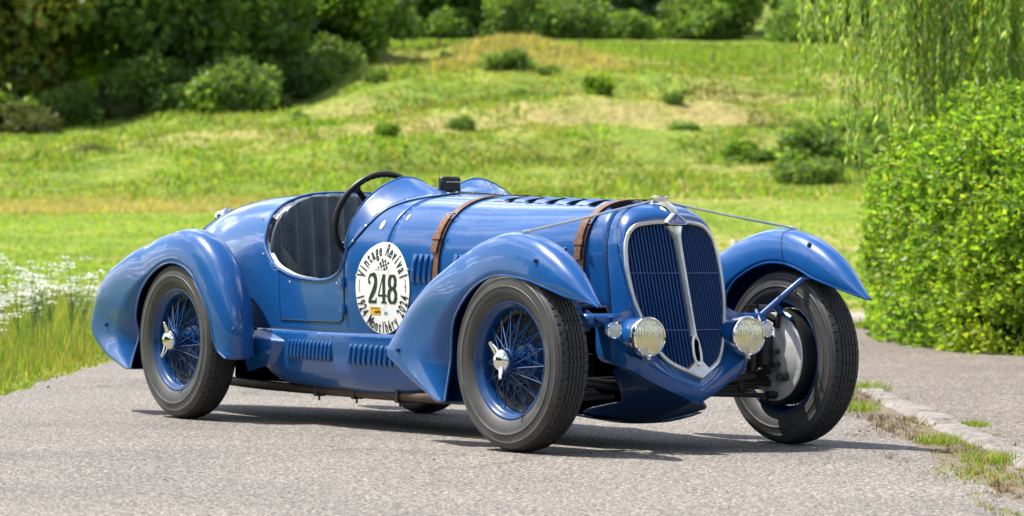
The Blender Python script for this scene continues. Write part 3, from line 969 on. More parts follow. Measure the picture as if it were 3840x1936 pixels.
# fences
FEN = 'fence posts along the upper field'
pm = M().box((0, 0, .15), (.05, .05, .8)).mesh('fence_post', BARK)
pm2 = M().box((0, 0, .5), (.10, .10, 1.1)).mesh('fence_post', POSTW)
labs = ['first', 'second', 'third', 'fourth', 'fifth', 'sixth', 'seventh', 'eighth', 'ninth']
FP = [(1010, 133), (1100, 134), (1190, 136), (1330, 137), (1455, 137), (1610, 136), (1790, 136), (1965, 136), (2090, 136)]
for i, (x, u) in enumerate(FP):
    v = dx(x, u); z = float(ground(np.array([u]), np.array([v]))[0])
    o = link('fence_post', pm); o.location = wpt(u, v, z)
    tag(o, labs[i]+' grey fence post from the left along the hill crest', 'fence post', FEN)
wire = M()
for h_ in (.22, .45):
    wire.tube(np.array([wpt(u, dx(x, u), float(ground(np.array([u]), np.array([dx(x, u)]))[0])+h_) for x, u in FP]), .0022, 4)
tag(wire.build('fence_wire', BARK), 'thin wires strung along the fence posts on the hill crest', 'fence')
for i, (x, u, lab) in enumerate([(1848, 56, 'pale post in the meadow between the grille and the far wing'), (2360, 57, 'pale meadow post hidden behind the hedge')]):
    v = dx(x, u); z = float(ground(np.array([u]), np.array([v]))[0])
    o = link('meadow_post', pm2); o.location = wpt(u, v, z-.35); o.scale = (1, 1, .75)
    tag(o, lab, 'post')

# ------------------------------------------------------------------ hedge at the right
rg = np.random.default_rng(88)
# plan outline of the hedge's foot (u, v): rounded near corner, front face running right
HO = spline(np.array([(40., 4.1, 0), (36.0, 3.66, 0), (33.0, 3.38, 0), (30.6, 3.24, 0), (29.2, 3.30, 0), (28.2, 3.62, 0), (27.6, 4.1, 0), (27.2, 5.2, 0), (26.9, 7., 0), (26.6, 10., 0)]), 200)[:, :2]
HN = np.gradient(HO, axis=0); HN = np.stack([-HN[:, 1], HN[:, 0]], -1); HN = unit(HN)
# outwards: away from the hedge's middle
cen = np.array([33., 8.])
HN *= np.sign(np.sum((HO-cen)*HN, 1))[:, None]
n = 105000
seg = np.r_[0, np.cumsum(np.linalg.norm(np.diff(HO, axis=0), axis=1))]
s_ = rg.uniform(0, seg[-1], n)
pu = np.interp(s_, seg, HO[:, 0]); pv = np.interp(s_, seg, HO[:, 1])
nu_ = np.interp(s_, seg, HN[:, 0]); nv_ = np.interp(s_, seg, HN[:, 1])
HTOP = np.interp(pu, [28., 29.5, 31.], [1.86, 2.0, 2.16])
zz = HTOP*rg.uniform(0, 1, n)**.92
# lumpy face: bulges, hollows, rounded shoulder
lump = .22*fbm(s_*.75, zz*1.3, 90)+.13*fbm(s_*2.4, zz*3.0, 95)
zz = zz*(1+.10*vnoise(s_*1.4, s_*0, 94)+.06*vnoise(s_*4.1, s_*0, 93))
shoulder = np.clip((zz-1.3)/.65, 0, 1)**2*.5
inset = rg.exponential(.075, n)
outw = lump-shoulder-inset+.04
hol = (vnoise(s_*2.6, zz*3.4, 98) > .42) & (rg.uniform(size=n) < .8)
outw = outw-hol*.26
P = wpt(pu+nu_*outw, pv+nv_*outw, zz)
nrm = unit(np.stack([wpt(1, 0)[0]*0+(math.cos(YAW)*nu_+rv[0]*nv_), math.sin(YAW)*nu_+rv[1]*nv_, .35+0*nu_], -1))
D = unit(nrm*.7+rg.normal(size=(n, 3))*.75+[0, 0, .15])
HC = [(.19, .33, .04), (.14, .27, .035), (.26, .39, .05), (.08, .17, .03), (.34, .42, .07)]
C = palette(HC, n, rg, .2, [.32, .24, .24, .12, .08])
yel = np.clip(vnoise(s_*1.1+9, zz*1.4, 99)*2-.9, 0, 1)[:, None]*.35
C = C*(1-yel)+np.array([.42, .39, .02])*yel
L = .054*rg.uniform(.55, 1.5, n)
V1, F1, C1 = leaves(P, D, L, L*.62, C, rg)
# sprays standing proud of the face
nb = 620
sb = rg.uniform(0, seg[-1], nb); HTOP = 1.92
zb = rg.uniform(.2, HTOP+.1, nb)
tw = M()
Vx, Fx, Cx, off = [V1], [F1], [C1], len(V1)
for i in range(nb):
    u0_ = np.interp(sb[i], seg, HO[:, 0]); v0_ = np.interp(sb[i], seg, HO[:, 1])
    n2 = np.array([np.interp(sb[i], seg, HN[:, 0]), np.interp(sb[i], seg, HN[:, 1])])
    sh = -np.clip((zb[i]-1.3)/.65, 0, 1)**2*.5
    a0 = np.array([u0_+n2[0]*sh, v0_+n2[1]*sh, zb[i]])
    ln = rg.uniform(.10, .30)
    dr = np.array([n2[0], n2[1], rg.uniform(-.15, .8)])+rg.normal(0, .35, 3); dr /= np.linalg.norm(dr)
    k_ = 13
    t = np.linspace(.2, 1, k_)[:, None]
    q = a0+dr*ln*t+np.array([0, 0, -.10*ln])*t**2
    PW = wpt(q[:, 0], q[:, 1], q[:, 2])
    DW = unit(rg.normal(size=(k_, 3))+np.array([0, 0, .2])+.6*(PW[-1]-PW[0])/ln)
    Lw = .056*rg.uniform(.7, 1.3, k_)
    Va, Fa, Ca = leaves(PW, DW, Lw, Lw*.6, palette(HC[:3]+HC[4:], k_, rg, .15), rg)
    Vx.append(Va); Fx.append(Fa+off); Cx.append(Ca); off += len(Va)
    tw.tube(np.array([wpt(*a0[:2], a0[2]), PW[6], PW[-1]]), [.004, .003, .0015], 4, caps=False)
hedge = thing('hedge', 'large leafy bright green hedge at the right edge of the driveway', 'hedge', (0, 0, 0))
tag(link('foliage', np_mesh('foliage', np.concatenate(Vx), np.concatenate(Fx), np.concatenate(Cx), LEAF, 3), hedge), kind='stuff')
tag(tw.build('twigs', BARK, hedge, normals=False), kind='stuff')
# dense dark twiggy heart behind the leaf layer
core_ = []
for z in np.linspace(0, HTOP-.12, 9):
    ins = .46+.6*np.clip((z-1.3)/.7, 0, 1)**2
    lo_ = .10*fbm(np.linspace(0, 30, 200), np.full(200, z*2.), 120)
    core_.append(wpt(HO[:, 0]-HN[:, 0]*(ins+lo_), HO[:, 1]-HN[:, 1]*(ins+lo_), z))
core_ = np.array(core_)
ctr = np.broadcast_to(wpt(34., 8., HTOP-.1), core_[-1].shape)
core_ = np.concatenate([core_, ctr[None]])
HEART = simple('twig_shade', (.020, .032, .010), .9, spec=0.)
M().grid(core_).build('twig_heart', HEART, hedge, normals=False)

# ------------------------------------------------------------------ weeping willow above the hedge
wil = thing('willow', 'weeping willow hanging its leafy strands over the hedge at upper right', 'tree', tuple(wpt(34.5, 8.0, 0)))
wb = np.array(wil.location)
rg = np.random.default_rng(91)
tk = M()
tk.tube(spline(np.array([(0, 0, -.3), (.1, .05, 1.5), (-.1, .1, 3.2), (.1, 0, 4.6)]), 16), np.linspace(.34, .20, 16), 12)
limbs = []
for i in range(16):
    tu, tv = rg.uniform(29.8, 36.5), rg.uniform(2.5, 7.5)
    e = wpt(tu, tv, rg.uniform(3.2, 4.8))-wb
    s0 = np.array([0, 0, rg.uniform(3.2, 4.6)])
    m_ = (s0+e)/2+[0, 0, rg.uniform(.6, 1.2)]
    q = spline(np.array([s0, m_, e]), 14)
    tk.tube(q, np.linspace(.10, .015, 14), 7)
    limbs.append(q)
tk.build('trunk', BARK, wil, normals=False)
Vx, Fx, Cx, off = [], [], [], 0
WC = [(.25, .39, .09), (.17, .29, .075), (.32, .45, .10), (.37, .40, .09), (.44, .54, .30)]
tw = M()
ns = 1350
for i in range(ns):
    # strands: a ragged left fringe, then a dense curtain
    if i < 26:
        x = [2008, 2014, 2022, 2060, 2068, 2078, 2100, 2112, 2120, 2132, 2143, 2150, 2000, 2048, 2085, 2096, 2126, 2138, 2156, 2160, 2055, 2030, 2040, 2107, 2118, 2146][i]
        yb = [225, 235, 120, 235, 262, 90, 120, 195, 305, 300, 320, 420, 60, 70, 60, 80, 150, 230, 360, 440, 110, 60, 55, 70, 90, 400][i]
        u_ = rg.uniform(31.0, 33.0); ct_ = 1.0
    else:
        if i % 5 == 1:
            cx_ = 2185+rg.uniform(0, 1)**.85*930; cu_ = rg.uniform(30.3, 34.6); ct_ = rg.uniform(.5, 1.45)
        x = cx_+rg.normal(0, 14)
        yb = rg.uniform(110, 310) if x > 2240 else rg.uniform(110, 340)
        u_ = cu_+rg.normal(0, .06)
    v_ = dx(x, u_)
    zb_ = max(CAM[2]+(590-yb)*u_/HF, .7)
    zt_ = rg.uniform(3.25, 4.3)
    k_ = int((zt_-zb_)/.026)
    t = np.linspace(0, 1, k_)
    sway = rg.normal(0, .05, 2); ph = rg.uniform(0, 6)
    uu = u_+sway[0]*t+.02*np.sin(t*5+ph)*t; vv = v_+sway[1]*t+.02*np.sin(t*4+ph*1.7)*t
    q = wpt(uu, vv, zt_+(zb_-zt_)*t)
    tw.tube(q[::max(1, k_//8)], .0022, 4, caps=False)
    an = rg.uniform(0, 2*np.pi, k_)
    D = np.stack([.38*np.cos(an), .38*np.sin(an), np.full(k_, -1.)], -1)+rg.normal(0, .16, (k_, 3))
    Lw = .115*rg.uniform(.65, 1.25, k_)*np.clip(1.15-.4*t, .5, 1.2)
    keep = rg.uniform(size=k_) < .92
    Va, Fa, Ca = leaves(q[keep], D[keep], Lw[keep], .025*rg.uniform(.7, 1.3, keep.sum()), palette(WC, keep.sum(), rg, .2, [.34, .20, .22, .10, .14])*ct_, rg, .1)
    Vx.append(Va); Fx.append(Fa+off); Cx.append(Ca); off += len(Va)
o = link('foliage', np_mesh('foliage', np.concatenate(Vx), np.concatenate(Fx), np.concatenate(Cx), LEAF, 3), wil)
o.matrix_parent_inverse = Matrix.Translation(-Vector(wb))
tag(o, kind='stuff')
WTW = simple('yellow_twig', (.26, .19, .05), .7)
o = tag(tw.build('twigs', WTW, wil, normals=False), kind='stuff')
o.matrix_parent_inverse = Matrix.Translation(-Vector(wb))
# ================================================================== THE CAR
# car frame = world: x forwards, y to the car's left, z up, origin on the road under the front axle
CAR = thing('racing_car', 'blue open two-seater vintage racing car with white number 248 roundel, parked on the road', 'racing car')

BX = np.array([.05, -.03, -.15, -.6, -1.14, -1.5, -1.75, -2.1, -2.55, -2.9, -3.2, -3.5, -3.75, -3.95, -4.12, -4.24, -4.30])
BB = np.array([.250, .262, .298, .355, .405, .468, .507, .512, .492, .462, .42, .355, .285, .215, .145, .07, .02])
BZ = np.array([1.028, 1.030, 1.036, 1.047, 1.060, 1.073, 1.080, 1.085, 1.081, 1.072, 1.052, 1.008, .955, .88, .775, .645, .52])
BS = np.array([.74, .74, .73, .70, .68, .68, .70, .72, .72, .68, .63, .58, .53, .50, .47, .44, .43])
BN = np.array([2.9, 2.9, 2.85, 2.7, 2.65, 2.75, 2.9, 3.0, 3.0, 2.9, 2.7, 2.5, 2.35, 2.2, 2.1, 2.0, 2.0])
BL = np.array([.44, .44, .44, .44, .44, .44, .44, .44, .44, .42, .40, .37, .35, .34, .34, .35, .38])
def bpar(x):
    return [cr(x, BX, a) for a in (BB, BZ, BS, BN, BL)]
def ysurf(x, z):
    b, zt, zs, n, zl = bpar(x); z = np.asarray(z, float)
    q = np.clip((z-zs)/(zt-zs), 0, 1)
    top = b*np.maximum(1-q**n, 0)**(1/n)
    lo = np.clip((zs-z)/.35, 0, 1.5)
    return np.where(z > zs, top, b*(1-.045*lo**2))
def zsurf(x, y):
    b, zt, zs, n, zl = bpar(x)
    q = np.clip(np.abs(y)/b, 0, 1)
    return zs+(zt-zs)*np.maximum(1-q**n, 0)**(1/n)
NS = 26
def half_profile(x):
    """right half section at x, sill to crown; rows (|y|, z)"""
    b, zt, zs, n, zl = bpar(x)
    lo = np.linspace(zl, zs, 9)[:-1]
    a = np.linspace(0, np.pi/2, NS-8)
    y = np.r_[b*(1-.045*((zs-lo)/.35)**2), b*np.cos(a)**(2/n)]
    z = np.r_[lo, zs+(zt-zs)*np.sin(a)**(2/n)]
    return y, z
def full_section(x):
    y, z = half_profile(x)
    return np.r_[-y, y[-2::-1]], np.r_[z, z[-2::-1]]
def snormal(x, z, s=-1):
    e = .004
    n = np.array([-(ysurf(x+e, z)-ysurf(x-e, z))/(2*e), 1, -(ysurf(x, z+e)-ysurf(x, z-e))/(2*e)])
    n /= np.linalg.norm(n)
    return n*np.array([1, s, 1])
def onside(x, z, s=-1, off=0.):
    p = np.array([float(x), s*float(ysurf(x, z)), float(z)])
    return p+snormal(x, z, s)*off
SEAMX = lambda z: cr(z, [.4, .58, .625, .894, .963, 1.03], [.03, .015, .01, -.03, -.045, -.075])

# --- bonnet
xs = np.linspace(0, 1, 40)
P = []
for u in xs:
    y0, z0 = full_section(-.03)
    sx = SEAMX(z0)
    xx = sx*(1-u)+(-1.468)*u
    row = []
    for j in range(len(z0)):
        yy, zz = full_section(xx[j])
        row.append((xx[j], yy[j], zz[j]))
    P.append(row)
P = np.array(P)
low = P[:, :, 2] < .59
bon = M().grid(P, skip=(low[:-1, :-1] & low[1:, 1:])).build('bonnet', PAINT, CAR)
thick(bon, .003, -1)
# --- body shell: cowl, sides and tail, cockpit cut out
OPX = [-2.56, -2.535, -2.524, -2.49, -2.44, -2.408, -2.324, -2.203, -2.09, -1.982, -1.90, -1.842, -1.795, -1.765, -1.748, -1.735]
OPZ = [.985, .92, .862, .807, .765, .742, .715, .689, .678, .674, .679, .691, .715, .750, .79, .83]
zopen = lambda x: cr(x, OPX, OPZ)
xc = np.unique(np.r_[np.linspace(-1.474, -1.735, 14), np.linspace(-1.735, -2.56, 90), np.linspace(-2.56, -4.30, 60)])[::-1]
P = []
for x in xc:
    b, zt, zs, n, zl = bpar(x)
    lo = np.linspace(zl, zs, 30)[:-1]
    a = np.linspace(0, np.pi/2, 34)
    y = np.r_[b*(1-.045*((zs-lo)/.35)**2), b*np.cos(a)**(2/n)]
    z = np.r_[lo, zs+(zt-zs)*np.sin(a)**(2/n)]
    P.append(np.stack([np.full(2*len(y)-1, x), np.r_[-y, y[-2::-1]], np.r_[z, z[-2::-1]]], -1))
P = np.array(P)
mid = (P[:-1, :-1]+P[1:, 1:])/2
cut = (mid[:, :, 0] < -1.735) & (mid[:, :, 0] > -2.56) & (mid[:, :, 2] > zopen(mid[:, :, 0]))
body = M().grid(P, skip=cut).build('body_shell', PAINT, CAR)
thick(body, .004, -1)
# cockpit rim: polished bead along the cut
rim_path = [(x, z) for x, z in zip(OPX, OPZ)][::-1]
pth = np.array([onside(x, z, -1, .001) for x, z in zip(np.r_[np.linspace(-1.735, -1.80, 14), np.linspace(-1.81, -2.50, 40), np.linspace(-2.505, -2.56, 16)], zopen(np.r_[np.linspace(-1.735, -1.80, 14), np.linspace(-1.81, -2.50, 40), np.linspace(-2.505, -2.56, 16)]))])
up_path = []
for yy in np.linspace(-.41, .41, 30):
    up_path.append((-2.56, yy, float(zsurf(-2.56, yy))+.001))
whole = np.concatenate([pth, np.array(up_path), (pth*np.array([1, -1, 1]))[::-1]])
M().tube(spline(whole[::2], 150), .0085, 8).build('cockpit_rim', PAINT, CAR)
inn = pth.copy(); inn[:, 1] += .012; inn[:, 2] += .002
inn = inn[6:-6]
for s in (1, -1):
    q = inn*np.array([1, s, 1])
    M().grid(np.stack([q+[0, 0, -.004], q+[0, .016*s, .006], q+[0, .026*s, -.004]], 1)).build('rim_strip', NICKEL, CAR)
# --- twin humped wind deflectors in one pressing
hy = np.array([0, .05, .094, .143, .19, .243, .327, .411, .473, .500, .509])
hz = np.array([1.084, 1.098, 1.122, 1.142, 1.149, 1.140, 1.103, 1.039, .955, .885, .822])
by = np.array([0, .10, .18, .245, .355, .429, .476, .503])
bx = np.array([-1.56, -1.475, -1.454, -1.515, -1.595, -1.628, -1.672, -1.736])
ss = np.linspace(0, 1, 40)
# lip points by arc length, base points by matching fraction
def arc(Y, Z, n):
    yy = np.linspace(0, 1, 400); d = np.r_[0, np.cumsum(np.hypot(np.diff(Y), np.diff(Z)))]; d /= d[-1]
    return np.interp(np.linspace(0, 1, n), d, Y), np.interp(np.linspace(0, 1, n), d, Z)
sp_l = spline(np.stack([0*hy, hy, hz], -1), 300)
ly, lz = arc(sp_l[:, 1], sp_l[:, 2], 40)
sp_b = spline(np.stack([bx, by, [float(zsurf(x, y)) if y < .44 else {.476: .882, .503: .815}[y] for x, y in zip(bx, by)]], -1), 300)
db = np.r_[0, np.cumsum(np.linalg.norm(np.diff(sp_b, axis=0), axis=1))]; db /= db[-1]
Bq = np.stack([np.interp(np.linspace(0, 1, 40), db, sp_b[:, k]) for k in range(3)], -1)
lx = np.interp(lz, [.80, .95, 1.05, 1.15], [-1.748, -1.732, -1.73, -1.73])
G = []
for t in np.linspace(0, 1, 12):
    e = t**1.45
    x = Bq[:, 0]+(lx-Bq[:, 0])*t
    y = Bq[:, 1]+(ly-Bq[:, 1])*t
    z = Bq[:, 2]+(lz-Bq[:, 2])*e
    # keep it just proud of the shell near the base
    z = np.maximum(z, np.where(y < .42, zsurf(x, np.minimum(y, .42))+.004, -9))
    y = np.where(z < .95, np.maximum(y, ysurf(x, z)+.004), y)
    G.append(np.stack([x, y, z], -1))
G = np.array(G)
Gf = np.concatenate([G[:, ::-1]*np.array([1, -1, 1]), G[:, 1:]], 1)
hump = M().grid(Gf).build('wind_deflector', PAINT, CAR)
thick(hump, .003, 0)
M().tube(Gf[-1], .004, 6).build('deflector_edge', PAINT, CAR)
M().tube(Gf[0]+[0, 0, .0], .0028, 5).build('deflector_seam', SEAM, CAR)
# dashboard under the cowl
dash = M()
yy = np.linspace(-.47, .47, 21)
dash.grid(np.array([[(-1.745, y, zz) for y in yy] for zz in (.62, .98)]) - 0)
dash.build('dashboard', BLACK, CAR)

# --- radiator shell and grille
GZ = np.array([.945, .948, .943, .931, .900, .860, .795, .730, .630, .556, .470, .408, .372, .350, .331, .308])
GY = np.array([0, .060, .118, .172, .207, .226, .236, .239, .231, .214, .186, .157, .126, .090, .050, 0])
def gx(y, z):
    return .106+.30*(.935-z)-.065*np.minimum(1.2, np.abs(y)/.235)
fr = spline(np.stack([GY*0, GY, GZ], -1), 80)
fr[:, 1] = np.maximum(fr[:, 1], 0)
fr[:, 0] = gx(fr[:, 1], fr[:, 2])
ring = np.concatenate([fr, (fr*np.array([1, -1, 1]))[-2:0:-1]])
M().tube(ring, .0102, 8, closed=True).build('grille_surround', NICKEL, CAR)
# shell from the surround back to the bonnet seam (top and sides down to z .44)
k = int(np.argmin(np.abs(fr[:, 2]-.47)))
fs = fr[:k+1]
yh, zh = half_profile(-.03)
o_ = np.argsort(zh)
sh = []
dz_ = np.r_[0, np.cumsum(np.linalg.norm(np.diff(fs, axis=0), axis=1))]; dz_ /= dz_[-1]
prof = np.stack([yh, zh], -1)[::-1]
prof = prof[prof[:, 1] > .44]
pd = np.r_[0, np.cumsum(np.linalg.norm(np.diff(prof, axis=0), axis=1))]; pd /= pd[-1]
SY = np.interp(dz_, pd, prof[:, 0]); SZ = np.interp(dz_, pd, prof[:, 1])
# line the rows up by height on the flanks
for i in range(len(fs)):
    if fs[i, 2] < .86:
        w = min(1, (.86-fs[i, 2])/.08)
        SZ[i] = SZ[i]*(1-w)+fs[i, 2]*w
SY = np.where(SZ < .88, ysurf(np.full(len(SZ), -.03), SZ), SY)
SP = np.stack([SEAMX(SZ), SY, SZ], -1)
rows = []
for t in np.linspace(0, 1, 14):
    C1 = fs+.55*np.stack([0*SY, SP[:, 1]-fs[:, 1], SP[:, 2]-fs[:, 2]], -1)+[.012, 0, 0]
    C2 = SP+np.stack([.5*(fs[:, 0]-SP[:, 0]), 0*SY, 0*SY], -1)
    rows.append((1-t)**3*fs+3*(1-t)**2*t*C1+3*(1-t)*t*t*C2+t**3*SP)
rows = np.array(rows)
full = np.concatenate([rows[:, ::-1]*np.array([1, -1, 1]), rows[:, 1:]], 1)
M().grid(full).build('radiator_shell', PAINT, CAR)
M().tube(full[-1]+[-.003, 0, 0], .0035, 5).build('shell_seam', SEAM, CAR)
# core behind the bars
core = [(gx(y, z)-.03, y, z) for y, z in zip(ring[:, 1], ring[:, 2])]
cm = M(); cm.add(core+[(.13, 0, .65)], [(i, (i+1) % len(core), len(core)) for i in range(len(core))])
cm.build('radiator_core', DARK, CAR)
grille = node('grille', CAR)
fy = fr[:, 1]; fz = fr[:, 2]
top_i = int(np.argmax(fy))
def zrange(y):
    zt = np.interp(y, fy[:top_i+1], fz[:top_i+1])
    zb = np.interp(y, fy[top_i:][::-1], fz[top_i:][::-1])
    return zb, zt
for s in (-1, 1):
    for i in range(15):
        y = .017+i*.0148
        zb, zt = zrange(y)
        z = np.linspace(zb+.004, zt-.004, 8)
        bm_ = M()
        w, d = .0026, .018
        pts = []
        for zz in z:
            x0 = float(gx(y, zz))-.004
            pts.append([(x0-d, s*(y-w), zz), (x0, s*(y-w), zz), (x0+.002, s*y, zz), (x0, s*(y+w), zz), (x0-d, s*(y+w), zz)])
        bm_.grid(np.array(pts)).build('grille_bar', PAINTW, grille, angle=60)
for zz in (.735, .50):
    for s in (-1, 1):
        ym = float(np.interp(-zz, -fz[top_i:], fy[top_i:]))
        yl = np.linspace(.012, ym-.006, 12)
        M().tube(np.stack([gx(yl, zz*np.ones(12))-.001, s*yl, zz+0*yl], -1), .0022, 5).build('cross_wire', PAINT, grille)
# centre bar with crank-hole loop and tip plate
cb = M()
zz = np.array([.932, .915, .895, .870, .84, .78, .70, .60, .52, .475])
ww = np.array([.052, .036, .025, .019, .016, .014, .013, .012, .013, .016])
zi = np.linspace(.932, .475, 40); wi = cr(zi, zz, ww)
rows = []
for z, w in zip(zi, wi):
    x = float(gx(0, z))
    rows.append([(float(gx(w, z))-.012, -w, z), (float(gx(w, z))+.004, -w*.9, z), (x+.014, -w*.35, z), (x+.014, w*.35, z), (float(gx(w, z))+.004, w*.9, z), (float(gx(w, z))-.012, w, z)])
cb.grid(np.array(rows))
a = np.linspace(0, 2*np.pi, 33)[:-1]
lp = np.stack([0*a, .018*np.sin(a)*(1-.25*np.cos(a)), .418+.060*np.cos(a)], -1)
lp[:, 0] = gx(lp[:, 1], lp[:, 2])+.006
cb.tube(lp, .0072, 8, closed=True)
tp = [(.0, .310), (.030, .322), (.062, .334), (.040, .352), (.018, .372), (-.018, .372), (-.040, .352), (-.062, .334), (-.030, .322)]
tv = [(float(gx(y, z))+.014, y, z) for y, z in tp]+[(float(gx(y, z))-.01, y*1.05, z) for y, z in tp]
k = len(tp)
cb.add(tv, [tuple(range(k))]+[(i, (i+1) % k, k+(i+1) % k, k+i) for i in range(k)])
cb.build('centre_bar', NICKEL, grille, angle=50)
ch = M().lathe([(.0001, 0), (.017, 0), (.017, .002)], 20, (0, 0, 0), 'x')
cv = np.concatenate(ch.V)*[1, .72, 2.6]+[.262, 0, .418]
cho = M(); cho.V = [cv]; cho.F = ch.F; cho.n = len(cv)
cho.build('crank_hole', DARK, grille)
# emblem: triangular enamel plate with its lettering, on a polished ridge that runs up to the filler cap
em = M()
x0 = float(gx(0, .955))
tri = [(-.044, .938), (.044, .938), (.052, .945), (.050, .952), (.006, .988), (-.006, .988), (-.050, .952), (-.052, .945)]
fx_ = lambda z: .112-.30*(z-.935)
k = len(tri)
V = [(fx_(z)+.010, y, z) for y, z in tri]+[(fx_(z)-.03, y*1.1, z) for y, z in tri]
em.add(V, [tuple(range(k))]+[(i, (i+1) % k, k+(i+1) % k, k+i) for i in range(k)])
emo = em.build('emblem_plate', NICKEL, CAR, angle=30)
tri2 = [(-.037, .942), (.037, .942), (.043, .948), (.0, .983), (-.043, .948)]
k = len(tri2)
M().add([(fx_(z)+.0125, y, z) for y, z in tri2]+[(fx_(z)+.009, y, z) for y, z in tri2], [tuple(range(k))]+[(i, (i+1) % k, k+(i+1) % k, k+i) for i in range(k)]).build('emblem_enamel', BADGE, emo, smooth=False)

def text_mesh(body, size, bold=0.0):
    """flat outline of a word as vertices (x right, y up) and faces, centred"""
    cu = bpy.data.curves.new('lettering', 'FONT')
    cu.body = body
    cu.size = size
    cu.offset = bold
    cu.align_x = 'CENTER'
    cu.resolution_u = 3
    ob = bpy.data.objects.new('lettering', cu)
    COL.objects.link(ob)
    bpy.context.view_layer.update()
    me = bpy.data.meshes.new_from_object(ob.evaluated_get(bpy.context.evaluated_depsgraph_get()))
    V = np.array([v.co[:] for v in me.vertices]); F = [tuple(p.vertices) for p in me.polygons]
    bpy.data.objects.remove(ob); bpy.data.curves.remove(cu); bpy.data.meshes.remove(me)
    return V, F
tm = M()
word = 'DELAHAYE'
hgt = [.007, .011, .017, .027, .027, .017, .011, .007]
for i, c in enumerate(word):
    V, F = text_mesh(c, 1.0, .01)
    w = V[:, 0].max()-V[:, 0].min(); h = V[:, 1].max()
    yl = (i-3.5)*.0095
    Q = np.zeros((len(V), 3))
    Q[:, 1] = yl+(V[:, 0]-(V[:, 0].max()+V[:, 0].min())/2)/w*.0078
    Q[:, 2] = .9445+V[:, 1]/h*hgt[i]
    Q[:, 0] = fx_(Q[:, 2])+.0132
    tm.add(Q, F)
tm.build('emblem_lettering', BADGELET, emo, smooth=False, normals=False)
rid = []
for x, z, w in [(.108, .985, .013), (.090, 1.006, .013), (.062, 1.022, .014), (.03, 1.031, .018), (-.01, 1.036, .026), (-.05, 1.036, .026)]:
    rid.append([(x-.01, -w, z-.012), (x, -w*.7, z+.002), (x+.002, 0, z+.005), (x, w*.7, z+.002), (x-.01, w, z-.012)])
M().grid(spline(np.array(rid).reshape(6, 15), 20).reshape(20, 5, 3)).build('ridge_strip', NICKEL, CAR)
M().lathe([(.028, 0), (.030, .004), (.030, .010), (.036, .012), (.037, .024), (.034, .027), (.0001, .029)], 28, (-.015, 0, 1.030), 'z').build('radiator_cap', CHROME, CAR)

# --- front apron: panels round the grille foot, out to a V ridge, rolled under
AG = np.array([(0, .292, .312), (.09, .256, .338), (.165, .212, .395), (.20, .185, .46), (.225, .152, .53), (.236, .130, .60)])
AR = np.array([(0, .313, .244), (.10, .275, .291), (.20, .248, .342), (.275, .232, .385), (.325, .185, .42), (.345, .145, .555)])
AB = np.array([(0, .287, .196), (.10, .262, .238), (.20, .235, .285), (.29, .212, .335), (.345, .150, .370), (.350, .130, .50)])
def app(A, n=44):
    q = spline(A, n)
    return q[:, [1, 0, 2]]
ag, ar, ab = app(AG), app(AR), app(AB)
rows = []
for t in np.linspace(0, 1, 9):
    sag = .014*np.sin(np.pi*t)*np.linspace(1, .2, len(ag))
    rows.append(ag*(1-t)+ar*t-np.stack([sag*.4, 0*sag, sag], -1))
for t in np.linspace(0, 1, 8)[1:]:
    bul = .004*np.sin(np.pi*t)
    rows.append(ar*(1-t)+ab*t+[bul, 0, 0])
rows = np.array(rows)
# back edge under
un = ab.copy(); un[:, 0] -= .10; un[:, 2] += .01
rows = np.concatenate([rows, un[None]])
fullA = np.concatenate([rows[:, ::-1]*np.array([1, -1, 1]), rows[:, 1:]], 1)
M().grid(fullA).build('front_apron', PAINT, CAR, angle=32)
for s in (-1, 1):
    sh_ = M().box((.085, s*.35, .540), (.10, .235, .055), b=.25)
    sh_.build('apron_wing_link', PAINT, CAR)
# under-pan
pc = spline(np.array([(-.105, 0, .098), (-.2, 0, .105), (-.3, 0, .114), (-.45, 0, .125), (-.65, 0, .142), (-.9, 0, .16)]), 20)
pe = spline(np.array([(-.105, .30, .137), (-.2, .31, .14), (-.3, .32, .145), (-.45, .33, .155), (-.65, .335, .16), (-.9, .34, .17)]), 20)
rows = []
for t in np.linspace(0, 1, 9):
    q = pc*(1-t)+pe*t
    q[:, 2] += -.012*np.sin(np.pi*t)
    rows.append(q)
rows = np.array(rows)
fullP = np.concatenate([rows[::-1]*np.array([1, -1, 1]), rows[1:]], 0)
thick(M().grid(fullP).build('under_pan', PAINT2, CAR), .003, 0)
# chin panel: from the foot of the V roll down and back to the pan's lowest line
rows = []
for t in np.linspace(0, 1, 15):
    ye = np.linspace(0, 1, 18)*(.205+.11*min(1, abs(t-.55)/.40))
    top_e = np.stack([np.interp(ye, ab[:, 1], ab[:, 0])-.050, ye, np.interp(ye, ab[:, 1], ab[:, 2])+.010], -1)
    bot_e = np.stack([np.full(18, -.104), ye, .099+.012*(ye/.1)**1.3], -1)
    rows.append(top_e*(1-t)+bot_e*t-[0, 0, .006*math.sin(np.pi*t)])
rows = np.array(rows)
rows = np.concatenate([rows[:, :0:-1]*np.array([1, -1, 1]), rows], 1)
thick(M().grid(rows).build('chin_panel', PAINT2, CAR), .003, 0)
# frame horns, dark chassis boxes and light blockers
for s in (-1, 1):
    M().box((-1.08, s*.27, .34), (1.9, .05, .11)).build('chassis_rail', BLACK, CAR)
M().box((-1.75, 0, .23), (2.7, .66, .10)).build('dark_floor_box', DARK, CAR)  # floor as a near-black box, added to block light under the body
M().box((-.75, 0, .55), (1.2, .42, .36)).build('engine_block', DARK, CAR)
M().box((-.52, 0, .215), (.70, .54, .09)).build('dark_nose_blocker', DARK, CAR)  # added black blocker, hides the lit pan seen through the chin notch
M().box((-3.25, 0, .38), (1.2, .60, .22)).build('rear_tank', DARK, CAR)

